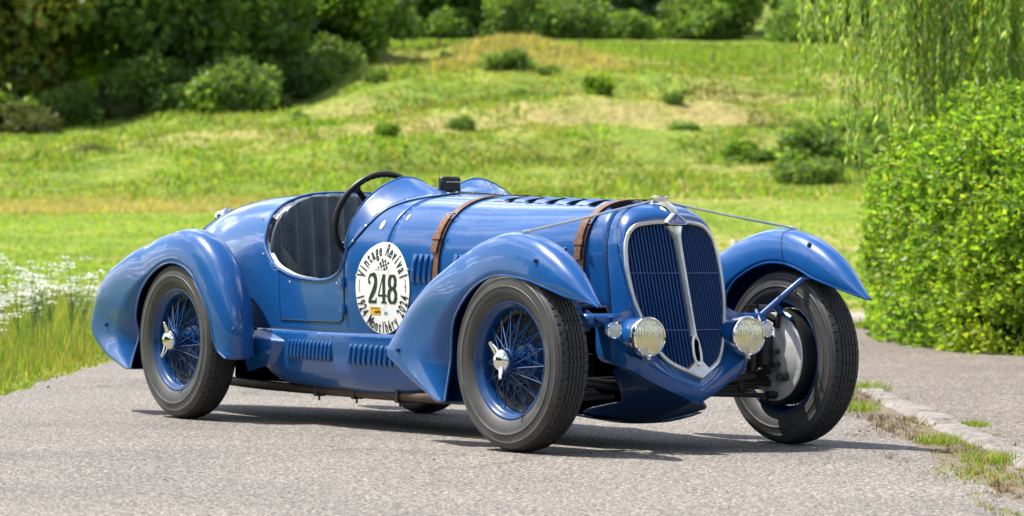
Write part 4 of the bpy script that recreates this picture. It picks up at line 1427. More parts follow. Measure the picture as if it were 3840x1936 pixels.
# --- headlamps, side lamps
def lamp(s):
    c = np.array([.27, s*.255, .475])
    h = node('headlamp', CAR)
    M().lathe([(.072, -.14), (.077, -.10), (.079, -.03), (.079, -.012)], 40, c, 'x').build('lamp_bowl', PAINT, h)
    M().lathe([(.079, -.012), (.084, -.008), (.085, .004), (.083, .014), (.078, .019), (.074, .017), (.073, .010)], 44, c, 'x').build('lamp_rim', CHROME, h)
    le = M()
    aa = np.linspace(0, 2*np.pi, 48, endpoint=False)
    rr = np.linspace(0.0005, .0745, 16)
    P = np.array([[(c[0]+.012+.014*(1-(r/.0745)**2)+.0014*math.cos(r*math.cos(t)*2*np.pi/.009)*(1 if r < .07 else 0), c[1]+r*math.cos(t), c[2]+r*math.sin(t)) for t in aa] for r in rr])
    le.grid(P, cv=True).build('lamp_lens', LENS, h)
    M().tube([c+[.0, 0, -.083], c+[.01, 0, -.098]], .012, 8).build('lamp_screw', NICKEL, h)
    c = np.array([.218, s*.388, .501])
    h = node('side_lamp', CAR)
    M().lathe([(.0001, -.045), (.018, -.04), (.030, -.02), (.033, -.004)], 24, c, 'x').build('lamp_bowl', PAINT, h)
    M().lathe([(.033, -.004), (.036, 0), (.036, .008), (.032, .012), (.028, .010)], 28, c, 'x').build('lamp_rim', CHROME, h)
    M().lathe([(.029, .009), (.018, .014), (.0001, .016)], 24, c, 'x').build('lamp_lens', LENS2, h)
    M().tube([c+[-.03, 0, 0], c+[-.06, .02*s, .03], c+[-.13, .05*s, .075]], .010, 8).build('lamp_bracket', PAINT2, h)
lamp(-1); lamp(1)

# --- wings
def wing(name, cx, cz, side, TH, RC, RO, RI, YO, YI, dz, e0=2.5):
    th = np.radians(np.linspace(TH[0][0], TH[-1][0], 90))
    T = np.degrees(th)
    f = lambda tab: cr(T, [q[0] for q in tab], [q[1] for q in tab])
    rc, ro, ri, yo, yi = f(RC), f(RO), f(RI), f(YO), f(YI)
    rc = np.maximum(rc, np.maximum(ro, ri)+.0005)
    yc = .5*(yo+yi)
    t = np.linspace(0, np.pi, 41)
    c, s_ = np.cos(t), np.sin(t)
    P = []
    for i in range(len(th)):
        e = float(np.interp(T[i], [0, 130, 172, 190], [e0, e0, 6, 10]))
        y = yc[i]+np.where(c > 0, yo[i]-yc[i], yc[i]-yi[i])*np.sign(c)*np.abs(c)**(2/e)
        edge = np.where(c > 0, ro[i], ri[i])
        r = edge+(rc[i]-edge)*s_**(2/e)
        P.append(np.stack([cx+r*math.cos(th[i]), side*y, cz+dz+r*math.sin(th[i])], -1))
    P = np.array(P)
    w = M().grid(P).build(name, PAINT, CAR, angle=70)
    thick(w, .004, 0)
    bd = M()
    bd.tube(P[:, 0], .0055, 6)
    bd.tube(P[:, -1], .0055, 6)
    bd.build('wing_bead', PAINT, w)
    return w, P
def pol(cx, cz, L):
    return [(math.degrees(math.atan2(z-cz, x-cx)) % 360 if math.degrees(math.atan2(z-cz, x-cx)) > -60 and math.degrees(math.atan2(z-cz, x-cx)) < 0 and False else math.degrees(math.atan2(z-cz, x-cx)), math.hypot(x-cx, z-cz)) for x, z in L]
def mono(L):
    out = []
    for a, r in L:
        if out and a < out[-1][0]-180: a += 360
        out.append((a, r))
    return out
fc = (0, .376)
F_RC = mono(pol(*fc, [(.545, .618), (.485, .67), (.41, .738), (.32, .803), (.22, .855), (.12, .888), (.02, .907), (-.09, .909), (-.19, .894), (-.34, .853), (-.52, .772), (-.71, .672), (-.86, .566), (-.975, .455), (-1.035, .388), (-.95, .340), (-.85, .295), (-.70, .240), (-.56, .195), (-.478, .197)]))
F_RO = mono(pol(*fc, [(.545, .617), (.357, .662), (.183, .712), (.036, .732), (-.143, .724), (-.24, .691), (-.364, .603), (-.444, .505), (-.478, .378), (-.482, .30), (-.483, .24), (-.480, .202)]))
F_RI = mono(pol(*fc, [(.545, .617), (.449, .645), (.343, .677), (.235, .711), (.154, .743), (.072, .762), (0, .767), (-.094, .757), (-.194, .725), (-.29, .673), (-.368, .58), (-.45, .45), (-.475, .33), (-.48, .25), (-.478, .202)]))
lo, hi = F_RC[0][0], F_RO[-1][0]
F_YO = [(lo, .690), (30, .715), (38, .738), (50, .757), (70, .768), (120, .768), (150, .765), (180, .735), (190, .745), (hi, .762)]
F_YI = [(lo, .675), (30, .652), (38, .630), (50, .610), (70, .598), (120, .592), (150, .592), (180, .63), (190, .62), (hi, .60)]
for s, dz in ((-1, -.012), (1, .014)):
    wing('front_wing', *fc, s, [(lo,), (hi,)], F_RC, F_RO, F_RI, F_YO, F_YI, dz)
rcn = (-2.95, .376)
R_RC = mono(pol(*rcn, [(-2.425, .296), (-2.415, .436), (-2.472, .602), (-2.576, .752), (-2.72, .858), (-2.872, .900), (-3.05, .889), (-3.255, .849), (-3.546, .757), (-3.758, .656), (-3.865, .545), (-3.92, .455), (-3.936, .396), (-3.87, .345), (-3.75, .285), (-3.55, .235), (-3.47, .218), (-3.389, .221)]))
R_RO = mono(pol(*rcn, [(-2.45, .297), (-2.511, .318), (-2.555, .36), (-2.577, .40), (-2.600, .501), (-2.686, .621), (-2.751, .685), (-2.858, .732), (-2.969, .744), (-3.121, .707), (-3.255, .621), (-3.352, .484), (-3.390, .347), (-3.394, .26), (-3.39, .226)]))
R_RI = mono(pol(*rcn, [(-2.483, .297), (-2.535, .325), (-2.575, .38), (-2.594, .432), (-2.623, .543), (-2.703, .645), (-2.823, .715), (-2.964, .74), (-3.126, .70), (-3.255, .615), (-3.352, .48), (-3.388, .347), (-3.392, .26), (-3.388, .226)]))
lo2, hi2 = R_RC[0][0], R_RC[-1][0]
R_YO = [(lo2, .725), (10, .735), (40, .748), (90, .752), (140, .752), (165, .735), (180, .70), (190, .72), (hi2, .745)]
R_YI = [(lo2, .565), (10, .56), (40, .555), (90, .55), (140, .55), (165, .57), (180, .61), (190, .59), (hi2, .56)]
for s in (-1, 1):
    wing('rear_wing', *rcn, s, [(lo2,), (hi2,)], R_RC, R_RO, R_RI, R_YO, R_YI, 0., 2.6)
# stays from the grille cap out to the wing crowns
for s, dz in ((-1, -.012), (1, .014)):
    a = np.array([-.03, s*.035, 1.034]); b = np.array([.012, s*.690, .914+dz])
    st = M().tube([a, a*.5+b*.5+[0, 0, -.002], b], .0052, 8).build('wing_stay', NICKEL, CAR)
    M().tube([b+[0, -s*.02, .002], b+[0, 0, -.003], b+[.0, s*.012, -.006]], [.008, .012, .010], 8).build('stay_clamp', NICKEL, st)
# lower wing props from the brake plates
for s in (-1, 1):
    pr_ = M().tube(np.array([(.195, s*.645, .722), (.176, s*.62, .715), (.13, s*.535, .630), (.083, s*.45, .544), (.05, s*.40, .505)]), [.010, .013, .014, .014, .014], 10)
    pr_.tube(spline(np.array([(.115, s*.51, .60), (.10, s*.555, .575), (.05, s*.585, .572), (.10, s*.59, .558), (.13, s*.592, .545)]), 16), [.016]*4+[.014]*6+[.010]*6, 8)
    pr_.build('wing_prop', PAINT, CAR)

# --- lower side valance with louvres
def valance(s):
    zz = np.array([.440, .42, .38, .34, .30, .265, .235, .210, .192, .180, .172, .170])
    of = np.array([-.004, -.006, -.005, -.002, .003, .010, .020, .036, .058, .09, .14, .22])
    g = []
    for x in np.linspace(-2.60, -.42, 64):
        b0 = float(ysurf(x, .44))
        kx = max(0, (-2.36-x)/.24)            # rear end sweeps up and in
        zsh = .05*kx**2-.018*min(1, max(0, (x+2.2)/.7))
        g.append([(x, s*(b0-o-.02*kx**2*(i/11)), z+zsh*(1-(z-.176)/.264)) for i, (z, o) in enumerate(zip(zz, of))])
    v = M().grid(np.array(g)).build('side_valance', PAINT, CAR)
    thick(v, .003, 0)
    M().tube(np.array([(x, s*(float(ysurf(x, .44))+.001), .442) for x in np.linspace(-2.60, -.9, 30)]), .003, 5).build('valance_seam', SEAM, CAR)
    q = []
    for z, o in zip(zz[3:], of[3:]):
        x = -.98-.10*(1-math.cos((.34-z)/.165*1.3))*-1
        q.append((x, s*(float(ysurf(x, .44))-o+.002), z))
    M().tube(np.array(q), .0025, 5).build('valance_seam', SEAM, CAR)
    # wedge fairing ahead of the rear wheel
    A = np.array([(-2.262, .487, .384), (-2.50, .470, .444), (-2.60, .572, .424), (-2.52, .580, .390), (-2.56, .565, .262), (-2.40, .470, .285), (-2.62, .46, .42), (-2.60, .45, .27)])
    A[:, 1] *= s
    w = M().add(A, [(0, 1, 2, 3), (0, 3, 4, 5), (3, 2, 4), (0, 5, 1), (2, 6, 7, 4), (1, 6, 2)])
    wd = w.build('spring_fairing', PAINT, CAR, smooth=False)
    md = wd.modifiers.new('bevel', 'BEVEL'); md.width = .012; md.segments = 3
    for p in wd.data.polygons: p.use_smooth = True
for s in (-1, 1): valance(s)

def louvre_mesh(h, w, d):
    """pressed louvre: upright half-teardrop, hollow at the rear edge; local x forward, z up, y outwards"""
    t = np.linspace(-1, 1, 13)
    P = []
    for q in t:
        e = max(1-abs(q)**4, 0)
        P.append([(-w*.5, 0, q*h/2), (-w*.45, d*.75*e, q*h/2), (-w*.15, d*e, q*h/2), (w*.25, d*.55*e, q*h/2), (w*.5, 0, q*h/2)])
    mm_ = M().grid(np.array(P))
    return mm_
LV = louvre_mesh(.102, .030, .013).mesh('louvre', PAINT)
LVB = louvre_mesh(.128, .030, .013).mesh('louvre', PAINT)
def place(me, name, pos, nrm, parent, lean=0.):
    n = Vector(nrm); up = Vector((lean, 0, 1)); up = (up-n*up.dot(n)).normalized()
    x = up.cross(n) if n.y > 0 else up.cross(n)
    o = link(name, me, parent)
    x = n.cross(up)
    mt4 = Matrix(((x.x, n.x, up.x, pos[0]), (x.y, n.y, up.y, pos[1]), (x.z, n.z, up.z, pos[2]), (0, 0, 0, 1)))
    o.matrix_local = mt4
    return o
def val_pt(x, z, s):
    return np.array([x, s*(float(ysurf(x, .44))+.0035-max(0, (.34-z))*.12), z])
for s in (-1, 1):
    for i in range(12):
        x = -2.272+i*.0348
        place(LV, 'louvre', val_pt(x, .357-.0003*i, s), (-.05, s, .05), CAR, .18)
    for i in range(12):
        x = -1.715+i*.0355
        place(LV, 'louvre', val_pt(x, .349-.0004*i, s), (.1, s, .05), CAR, .18)
    for x0, nn in ((-1.283, 4), (-1.005, 4), (-.72, 4), (-.45, 4)):
        for i in range(nn):
            x = x0+i*.0375
            place(LVB, 'louvre', onside(x, .738, s, .0), snormal(x, .738, s), CAR, .12)
# louvre slots across the bonnet top
for s in (-1, 1):
    for i in range(6):
        xa = -.985+i*.162
        g, hd = [], []
        for y in np.linspace(.055, .20, 10)[1:-1]:
            x = xa+.10*(.215-y)*0
            z = float(zsurf(x, y)); e = max(0, math.sin(np.pi*(y-.055)/.145))**.5
            g.append([(x-.030, s*y, z+.0015), (x-.030, s*y, z+.002+.008*e), (x+.012, s*y, float(zsurf(x+.012, y))+.005*e+.001), (x+.05, s*y, float(zsurf(x+.05, y))+.0005)])
        g = np.array(g)
        lv = M().grid(g[:, 1:]).build('bonnet_louvre', PAINT, CAR)
        op = [[(p[0][0]+.034+.0, p[0][1], float(zsurf(p[0][0]+.034, abs(p[0][1])))+.0035), (p[3][0]+.012, p[3][1], float(zsurf(p[3][0]+.012, abs(p[3][1])))+.0035)] for p in g]
        M().grid(np.array(op)+[.045, 0, 0]).build('louvre_opening', DARK, lv)

# --- door
def patch(x0, x1, z0, z1, cutf, off, s, nx=40, nz=18):
    g = np.zeros((nx, nz, 3))
    for i, x in enumerate(np.linspace(x0, x1, nx)):
        ztop = cutf(x) if cutf else z1
        zbot = z0
        dxe = x1-x
        if dxe < .055: zbot = z0+.055-math.sqrt(max(.055**2-(.055-dxe)**2, 0))
        for j, z in enumerate(np.linspace(zbot, max(ztop, zbot+.002), nz)):
            g[i, j] = onside(x, z, s, off)
    return g
for s in (-1, 1):
    g = patch(-2.352, -1.755, .486, .70, lambda x: float(zopen(x))-.004, .0022, s)
    d = M().grid(g).build('door', PAINT, CAR)
    ol = np.concatenate([g[0, ::-1], g[1:, 0], g[-1, 1:]])
    M().tube(ol-snormal(-2, .6, s)*.001, .0034, 5).build('door_gap', SEAM, d)
    for z in (.668, .545):
        q = onside(-1.752, z, s, .008)
        M().tube([q+[0, 0, -.022], q+[0, 0, .022]], .009, 8).build('hinge', PAINT, d)
        M().box(onside(-1.772, z, s, .005), (.04, .006, .03)).build('hinge', PAINT, d)

# --- rivets and screws
RV = M().lathe([(.0075, 0), (.0068, .003), (.004, .0052), (.0001, .006)], 10, axis='y').mesh('rivet', PAINT)
SC = M().lathe([(.0065, 0), (.0065, .002), (.005, .0045), (.0001, .0058)], 10, axis='y').mesh('screw', NICKEL)
SBLK = M().lathe([(.011, 0), (.011, .004), (.007, .006), (.007, .012), (.0001, .014)], 10, axis='y').mesh('bolt', PAINT2)
def rivet(pos, n, me=RV, name='rivet'):
    place(me, name, pos, n, CAR)
for s in (-1, 1):
    for i in range(11):
        x = -2.32+i*.1155
        rivet(val_pt(x, .423-.0005*i, s), (0, s, 0))
    for x, z in ((-2.243, .661), (-1.814, .661), (-2.526, .788), (-2.638, .956), (-1.66, .70), (-1.335, .655), (-1.32, .73)):
        rivet(onside(x, z, s), snormal(x, z, s), SC, 'screw')
for i in (3, 8, 13, 19, 25, 31, 36):
    for s in (-1, 1):
        if i == 0 and s > 0: continue
        p = Gf[1, 39+s*i]
        pn = np.cross(Gf[1, 39+s*i+1]-p, Gf[2, 39+s*i]-p); pn /= np.linalg.norm(pn)
        if pn[2] < 0 or (abs(pn[2]) < .2 and pn[1]*s < 0): pn = -pn
        rivet(p, pn, SC, 'screw')
wing_bolts = [((.184, -.644, .766), (.35, .25, 1), SBLK), ((.186, -.735, .748), (.35, -.6, 1), SBLK), ((.184, .644, .795), (.35, -.25, 1), SBLK), ((.186, .735, .777), (.35, .6, 1), SBLK)]
from mathutils.bvhtree import BVHTree
def snap(o, p, n, me, name='bolt'):
    """put a fastener on the surface of mesh o, coming in along -n"""
    n = Vector(n).normalized()
    bvh = BVHTree.FromPolygons([v.co for v in o.data.vertices], [tuple(f.vertices) for f in o.data.polygons])
    h = bvh.ray_cast(Vector(p)+n*.15, -n)
    if h[0] is None: return
    nn = h[1] if h[1].dot(n) > 0 else -h[1]
    b = place(me, name, h[0]+nn*.002, nn, CAR)
FW = [o for o in CAR.children if o.name.startswith('front_wing')]
RW = [o for o in CAR.children if o.name.startswith('rear_wing')]
for p, n, me in wing_bolts:
    snap(FW[0] if p[1] < 0 else FW[1], p, n, me)
snap(FW[0], (-.90, -.74, .39), (0, -1, 0), SBLK)
snap(FW[1], (-.90, .74, .39), (0, 1, 0), SBLK)
for s, w in ((-1, RW[0]), (1, RW[1])):
    snap(w, (-3.72, s*.74, .43), (0, s, 0), SBLK)
    for x_, y_ in ((-2.40, .70), (-2.40, .61)):
        snap(w, (x_, s*y_, .44), (1, 0, 0), RV, 'rivet')

# --- bonnet straps
def strap(xa, zb, zbuck):
    st = node('bonnet_strap', CAR)
    w = .023
    def ribbon(pts, off, hw, th=.004):
        g = []
        for x, y, z, n in pts:
            p = np.array([x, y, z])
            g.append([p+np.array([-hw, 0, 0])+n*(off-.001), p+np.array([-hw, 0, 0])+n*(off+th), p+np.array([hw, 0, 0])+n*(off+th), p+np.array([hw, 0, 0])+n*(off-.001)])
        return M().grid(np.array(g), cv=True)
    pts = []
    yy, zz = full_section(xa)
    Q = np.stack([yy, zz], -1)
    d = np.r_[0, np.cumsum(np.linalg.norm(np.diff(Q, axis=0), axis=1))]
    q = np.stack([np.interp(np.linspace(0, d[-1], 161), d, Q[:, k]) for k in (0, 1)], -1)
    tg = np.gradient(q, axis=0)
    for (y, z), t in zip(q, tg):
        n = np.array([0, -t[1], t[0]]); n /= np.linalg.norm(n)
        if n[2] < -.2 or n[1]*y < -.05: n = -n
        pts.append((xa, y, z, n))
    pts = [p for p in pts if p[2] > zb]
    ribbon(pts, .004, w).build('strap_band', STRAPL, st, angle=50)
    for s in (-1, 1):
        sd = [p for p in pts if p[1]*s > 0 and p[2] < zbuck+.012 and p[2] > zbuck-.165]
        sd = sorted(sd, key=lambda p: -p[2])
        ribbon([(p[0]-.010, p[1], p[2], p[3]) for p in sd[:-1]], .013, w*1.0, .006).build('strap_tongue', STRAPL, st, angle=50)
        n0 = sd[0][3]; c = np.array(sd[0][:3])
        t = np.array([0, -n0[2], n0[1]]); t = t if t[2] < 0 else -t
        fr_ = [c+n0*.012+np.array([dx, 0, 0])+t*dt for dx, dt in ((-.031, -.016), (.031, -.016), (.031, .018), (-.031, .018))]
        bk = M().tube(np.array(fr_), .0032, 6, closed=True)
        bk.tube([c+n0*.014-t*.012, c+n0*.018+t*.018], .0022, 6)
        bk.build('buckle', CHROME, st)
        kp = [p for p in sd if abs(p[2]-(zbuck-.085)) < .012]
        if kp:
            ribbon([(p[0]-.006, p[1], p[2], p[3]) for p in kp], .0195, w*1.4, .005).build('keeper', STRAPL, st, angle=50)
        for dzz in (.03, .05, .115, .14):
            hp = min(sd, key=lambda p: abs(p[2]-(zbuck-dzz)))
            place(HOLE, 'strap_hole', np.array(hp[:3])+hp[3]*.0195+np.array([-.01, 0, 0]), hp[3], st)
HOLE = M().lathe([(.0028, 0), (.0001, .0006)], 8, axis='y').mesh('strap_hole', DARK)
strap(-1.135, .60, .955)
strap(-.155, .60, .940)

# --- number roundel, wrapped on the flank
RCX, RCZ, RAX, RAZ = -1.484, .646, .178, .205
rd = node('number_roundel', CAR)
def wrap(p2, off):
    return np.array([onside(RCX+a, RCZ+b, -1, off) for a, b in p2])
rr = np.linspace(0.02, 1, 14); aa = np.linspace(0, 2*np.pi, 72, endpoint=False)
g = np.array([[(r*RAX*math.cos(t), r*RAZ*math.sin(t)) for t in aa] for r in rr])
mm_ = M().grid(wrap(g.reshape(-1, 2), .0035).reshape(14, 72, 3), cv=True)
mm_.F.append(tuple(range(72)))
mm_.build('roundel_disc', WHITE, rd)
def poly2(polys, off, name, mt):
    mo = M()
    for V, F in polys:
        mo.add(wrap(np.asarray(V), off), F)
    return mo.build(name, mt, rd, smooth=False, normals=False)
def stroke(P, W):
    """ribbon polygon strip of varying width along a 2-D path"""
    P = np.asarray(P, float); W = np.broadcast_to(np.asarray(W, float), (len(P),))
    T = np.gradient(P, axis=0); T /= np.linalg.norm(T, axis=1)[:, None]+1e-9
    N = np.stack([-T[:, 1], T[:, 0]], -1)
    V = np.concatenate([P-N*W[:, None]/2, P+N*W[:, None]/2])
    k = len(P)
    return V, [(i, i+1, k+i+1, k+i) for i in range(k-1)]
def sp2(P, n):
    return spline(np.c_[np.asarray(P, float), np.zeros(len(P))], n)[:, :2]
def quad(x0, y0, x1, y1):
    return np.array([(x0, y0), (x1, y0), (x1, y1), (x0, y1)]), [(0, 1, 2, 3)]
# condensed, high-contrast numerals in a unit box 0..1 wide, 0..1 high
def digit(d):
    L = []
    if d == '2':
        P = sp2([(.14, .70), (.12, .82), (.26, .95), (.50, .985), (.76, .93), (.86, .76), (.80, .58), (.58, .38), (.30, .20), (.12, .06)], 40)
        W = np.interp(np.linspace(0, 1, 40), [0, .1, .3, .5, .7, 1], [.12, .11, .10, .34, .30, .12])
        L.append(stroke(P, W))
        a = np.linspace(0, 2*np.pi, 20)[:-1]
        L.append((np.stack([.20+.11*np.cos(a), .72+.065*np.sin(a)], -1), [tuple(range(19))]))
        L.append((np.array([(.08, 0), (.92, 0), (.96, .20), (.88, .20), (.80, .10), (.08, .10)]), [(0, 1, 2, 3, 4, 5)]))
    if d == '4':
        L.append(quad(.50, .05, .82, 1.0))
        L.append((np.array([(.54, 1.0), (.66, 1.0), (.14, .30), (.03, .30)]), [(0, 1, 2, 3)]))
        L.append(quad(.03, .235, .98, .305))
        L.append(quad(.36, 0, .98, .055))
    if d == '8':
        for cy, ry, rx in ((.74, .245, .40), (.265, .265, .46)):
            a = np.linspace(0, 2*np.pi, 49)
            P = np.stack([.5+(rx-.09)*np.cos(a), cy+(ry-.035)*np.sin(a)], -1)
            L.append(stroke(P, .07+.24*np.abs(np.cos(a))**1.4))
    return L
pol_ = []
for i, c in enumerate('248'):
    x0 = -.097+i*.0665
    pol_ += [(np.asarray(V)*[.062, .130]+[x0, -.068], F) for V, F in digit(c)]
poly2(pol_, .0048, 'number_lettering', GREENINK)
def arc_text(word, a0, a1, top, size, squash=.62, name='ring_lettering'):
    out = []
    n = len(word)
    for i, c in enumerate(word):
        if c == ' ': continue
        V, F = text_mesh(c, 1.0, .028)
        a = R(a0+(a1-a0)*(i/(n-1)))
        w2 = (V[:, 0]-(V[:, 0].max()+V[:, 0].min())/2)*size*squash*1.35
        h2 = (V[:, 1]-.36)*size*1.25
        rx, rz = RAX*.835, RAZ*.845
        ctr = np.array([rx*math.cos(a), rz*math.sin(a)])
        out_n = np.array([math.cos(a)/rx, math.sin(a)/rz]); out_n /= np.linalg.norm(out_n)
        if not top: out_n = -out_n
        tan = np.array([out_n[1], -out_n[0]])
        Q = ctr+w2[:, None]*tan+h2[:, None]*out_n
        out.append((Q, F))
    return poly2(out, .0048, name, INK)
arc_text('Vintage Revival', 159, 19, True, .060, .52)
arc_text('1924 Montlhéry 2024', 194, 346, False, .056, .50)
side = []
for s in (-1, 1):
    a = np.radians(np.linspace(168, 186, 14)) if s < 0 else np.radians(np.linspace(14, -6, 14))
    side.append(stroke(np.stack([RAX*.86*np.cos(a), RAZ*.86*np.sin(a)], -1), .0028))
# chequered flag
fl = []
for i in range(6):
    for j in range(4):
        if (i+j) % 2 == 0:
            def fp(u, v): return (-.034+u*.060+.018*v, .085+v*.040+.008*math.sin(u*5))
            a, b = i/6, j/4
            fl.append((np.array([fp(a, b), fp(a+1/6, b), fp(a+1/6, b+.25), fp(a, b+.25)]), [(0, 1, 2, 3)]))
fl.append(quad(-.052, .0815, .040, .0832))
poly2(side+fl, .0048, 'flag_print', INK)
poly2([quad(-.060, .0605, .042, .0620), quad(-.060, .0605, -.0588, .079), quad(.040, .0605, .042, .079)], .0046, 'caption_box', GREYPRINT)
poly2([quad(-.082, -.118, -.012, -.085)], .0046, 'sponsor_patch', YELLOW)
poly2([stroke(sp2([(-.052, -.112), (-.044, -.104), (-.036, -.112), (-.030, -.100), (-.022, -.110), (-.014, -.103)], 20), .006), quad(-.078, -.091, -.020, -.0885)], .0054, 'sponsor_mark', INK)
poly2([stroke(sp2([(.012, -.118), (.018, -.110), (.026, -.108), (.032, -.116)], 12), .009)], .0050, 'sponsor_mark', CYAN)
poly2([stroke(sp2([(.006, -.100), (.012, -.086), (.028, -.079)], 12), .002), quad(.008, -.0745, .030, -.0735)], .0050, 'sponsor_line', GREYPRINT)
# two small stickers on the cowl
for x, z, r in ((-1.553, .928, .014), (-1.418, .962, .009)):
    pts = []
    for t in np.linspace(0, 2*np.pi, 16, endpoint=False):
        pts.append(onside(x+r*.8*math.cos(t), z+r*1.4*math.sin(t), -1, .003))
    M().add(pts, [tuple(range(16))]).build('sticker', WHITE, CAR, smooth=False)

# --- cockpit: tub, seat, wheel, mirror
tub = M()
for s in (-1, 1):
    tub.grid(np.array([[(x, s*(float(ysurf(x, z))-.02), z) for z in np.linspace(.32, min(float(zopen(x)), .9)-.005, 8)] for x in np.linspace(-2.50, -1.75, 26)]))
tub.build('cockpit_lining', DARK, CAR)
seat = node('seat', CAR)
edges = np.linspace(-.497, .497, 13)
def seatx(y, z):
    lean = -.10*(z-.55)
    return -2.43+lean-.03*(abs(y)/.49)**4
for i in range(12):
    a, b = edges[i], edges[i+1]
    g = []
    for z in np.linspace(.46, 1.062, 22):
        row = []
        for t in np.linspace(0, 1, 11):
            y = a+(b-a)*t
            bul = .010*(math.sin(np.pi*t)**.55)
            yl = min(abs(y), float(ysurf(-2.5, min(z, 1.06)))-.014 if z < 1.065 else .3)
            row.append((seatx(y, z)+bul, math.copysign(yl, y), z))
        g.append(row)
    for k, an in enumerate(np.linspace(0, np.pi*.62, 8)[1:]):
        row = []
        for t in np.linspace(0, 1, 11):
            y = a+(b-a)*t; y = math.copysign(min(abs(y), .438), y)
            bul = .008*(math.sin(np.pi*t)**.55)
            ztop = float(zsurf(-2.5, y))-.004
            x0 = seatx(y, 1.06); r_ = .035
            row.append((x0-r_+(r_+bul)*math.cos(an), y, min(1.062, ztop-.02)+(.018+bul*.6)*math.sin(an)))
        g.append(row)
    g = np.array(g)
    # never above the shell line at the shoulders
    g[:, :, 2] = np.minimum(g[:, :, 2], zsurf(np.full(g.shape[:2], -2.5), np.minimum(np.abs(g[:, :, 1]), .47))+.008)
    M().grid(g).build('seat_pleat', SEATL, seat, angle=80)
M().box((-2.15, 0, .47), (.56, .86, .14), b=.3).build('seat_cushion', SEATL, seat)
for s in (-1, 1):
    sb = M().grid(np.array([[(-2.44+.28*t, s*(.452-.03*math.sin(np.pi*u)), .50+.34*u*(1-.5*t)) for u in np.linspace(0, 1, 8)] for t in np.linspace(0, 1, 10)]))
    sb.build('seat_side', SEATL, seat)
sw = node('steering_wheel', CAR)
swc = np.array([-2.0, -.190, .965]); ta = R(22)
e1 = np.array([0, 1., 0]); e2 = np.array([math.sin(ta), 0, math.cos(ta)]); e3 = np.array([-math.cos(ta), 0, math.sin(ta)])
a = np.linspace(0, 2*np.pi, 200, endpoint=False)
tt = np.linspace(0, 2*np.pi, 10, endpoint=False)
Q = []
for q in a:
    rad = e1*math.cos(q)+e2*math.sin(q)
    rip = .0035*max(0, math.sin(q*44))
    Q.append([swc+rad*(.215+(.0145 if math.cos(t) > 0 else .0145+rip)*math.cos(t))+e3*.0135*math.sin(t) for t in tt])
M().grid(np.array(Q), cu=True, cv=True).build('wheel_rim', BLACK, sw)
for an in (45, 135, 225, 315):
    rad = e1*math.cos(R(an))+e2*math.sin(R(an)); tn = np.cross(rad, e3)
    M().grid(np.array([[swc+rad*r_+tn*w_*hw-e3*(.012*(1-r_/.21)) for hw in (-1, 1)] for r_, w_ in ((.03, .018), (.12, .013), (.19, .014), (.208, .022))])).build('wheel_spoke', BLACK, sw)
    M().box(swc+rad*.198, (.03, .03, .03)).build('spoke_clip', BLACK, sw)
M().tube([swc+e3*.012, swc-e3*.30], .018, 12).build('steering_column', BLACK, sw)
M().lathe([(.0001, 0), (.04, 0), (.04, .012), (.0001, .016)], 20, swc, 'x').build('wheel_boss', BLACK, sw)
mr = node('rear_view_mirror', CAR)
M().box((-1.69, .012, 1.118), (.032, .108, .072), b=.25).build('mirror_housing', BLACK, mr)
M().box((-1.672, .02, 1.128), (.008, .075, .006), b=.2).build('mirror_bracket', CHROME, mr)
M().tube([(-1.68, .02, 1.10), (-1.665, .02, 1.07), (-1.64, .02, 1.06)], .009, 8).build('mirror_stem', BLACK, mr)
# fuel filler on the tail
fz_ = float(zsurf(-3.72, 0))
fcap = M().lathe([(.066, -.012), (.066, .008), (.060, .018), (.035, .026), (.0001, .028)], 28, (0, 0, 0), 'z')
fo = fcap.build('fuel_filler_cap', CHROME, CAR)
fo.location = (-3.75, -.02, fz_+.012); fo.scale = (.95, .95, 1.0); fo.rotation_euler = (0, -.22, 0)
M().lathe([(.020, .02), (.018, .036), (.0001, .038)], 16, (0, 0, 0), 'z').build('cap_knob', CHROME, fo)

# --- exhaust
ex = M().tube(spline(np.array([(-.60, -.37, .175), (-.95, -.38, .168), (-1.45, -.385, .162), (-2.1, -.39, .162), (-2.75, -.39, .165), (-3.05, -.37, .17)]), 40), .022, 14)
ex.build('exhaust_pipe', EXH, CAR)
for x in (-2.17, -1.83, -1.45):
    b = M().box((x, -.387, .164), (.028, .055, .06)); b.tube([(x, -.39, .135), (x, -.39, .115)], .005, 6)
    b.build('exhaust_clamp', BLACK, CAR)
M().tube(np.array([(-1.95, -.30, .165), (-1.75, -.30, .16), (-1.2, -.30, .16)]), .028, 8).build('under_tube', BLACK, CAR)

# --- front suspension
for s in (-1, 1):
    sp = M()
    for i in range(5):
        ln = .60-.07*i
        sp.box((-.02, s*(.28+ln/2-.05), .275-.011*i+0.0), (.06, ln*.55, .009), b=.1)
    sp.tube([(-.02, s*.20, .290), (-.02, s*.585, .285)], .012, 8)
    sp.box((-.02, s*.42, .262), (.075, .035, .07), b=.2)
    sp.build('leaf_spring', BLACK, CAR)
    arm = M().tube([(.02, s*.25, .222), (.03, s*.54, .212)], .011, 8)
    arm.tube([(.03, s*.54, .212), (.03, s*.60, .215)], .018, 8)
    arm.build('track_rod', BLACK, CAR)
    dm = M().lathe([(.0001, -.03), (.048, -.03), (.05, -.02), (.05, .02), (.048, .03), (.0001, .03)], 20, (-.02, s*.50, .455), 'y')
    dm.tube([(-.02, s*.50, .30), (-.02, s*.50, .60)], .028, 10)
    dm.tube([(-.02, s*.50, .58), (.02, s*.56, .58)], .02, 8)
    dm.build('damper', BLACK, CAR)
M().tube([(.0, -.55, .30), (.0, -.28, .27), (0, 0, .26), (0, .28, .27), (0, .55, .30)], .022, 10).build('front_axle', BLACK, CAR)
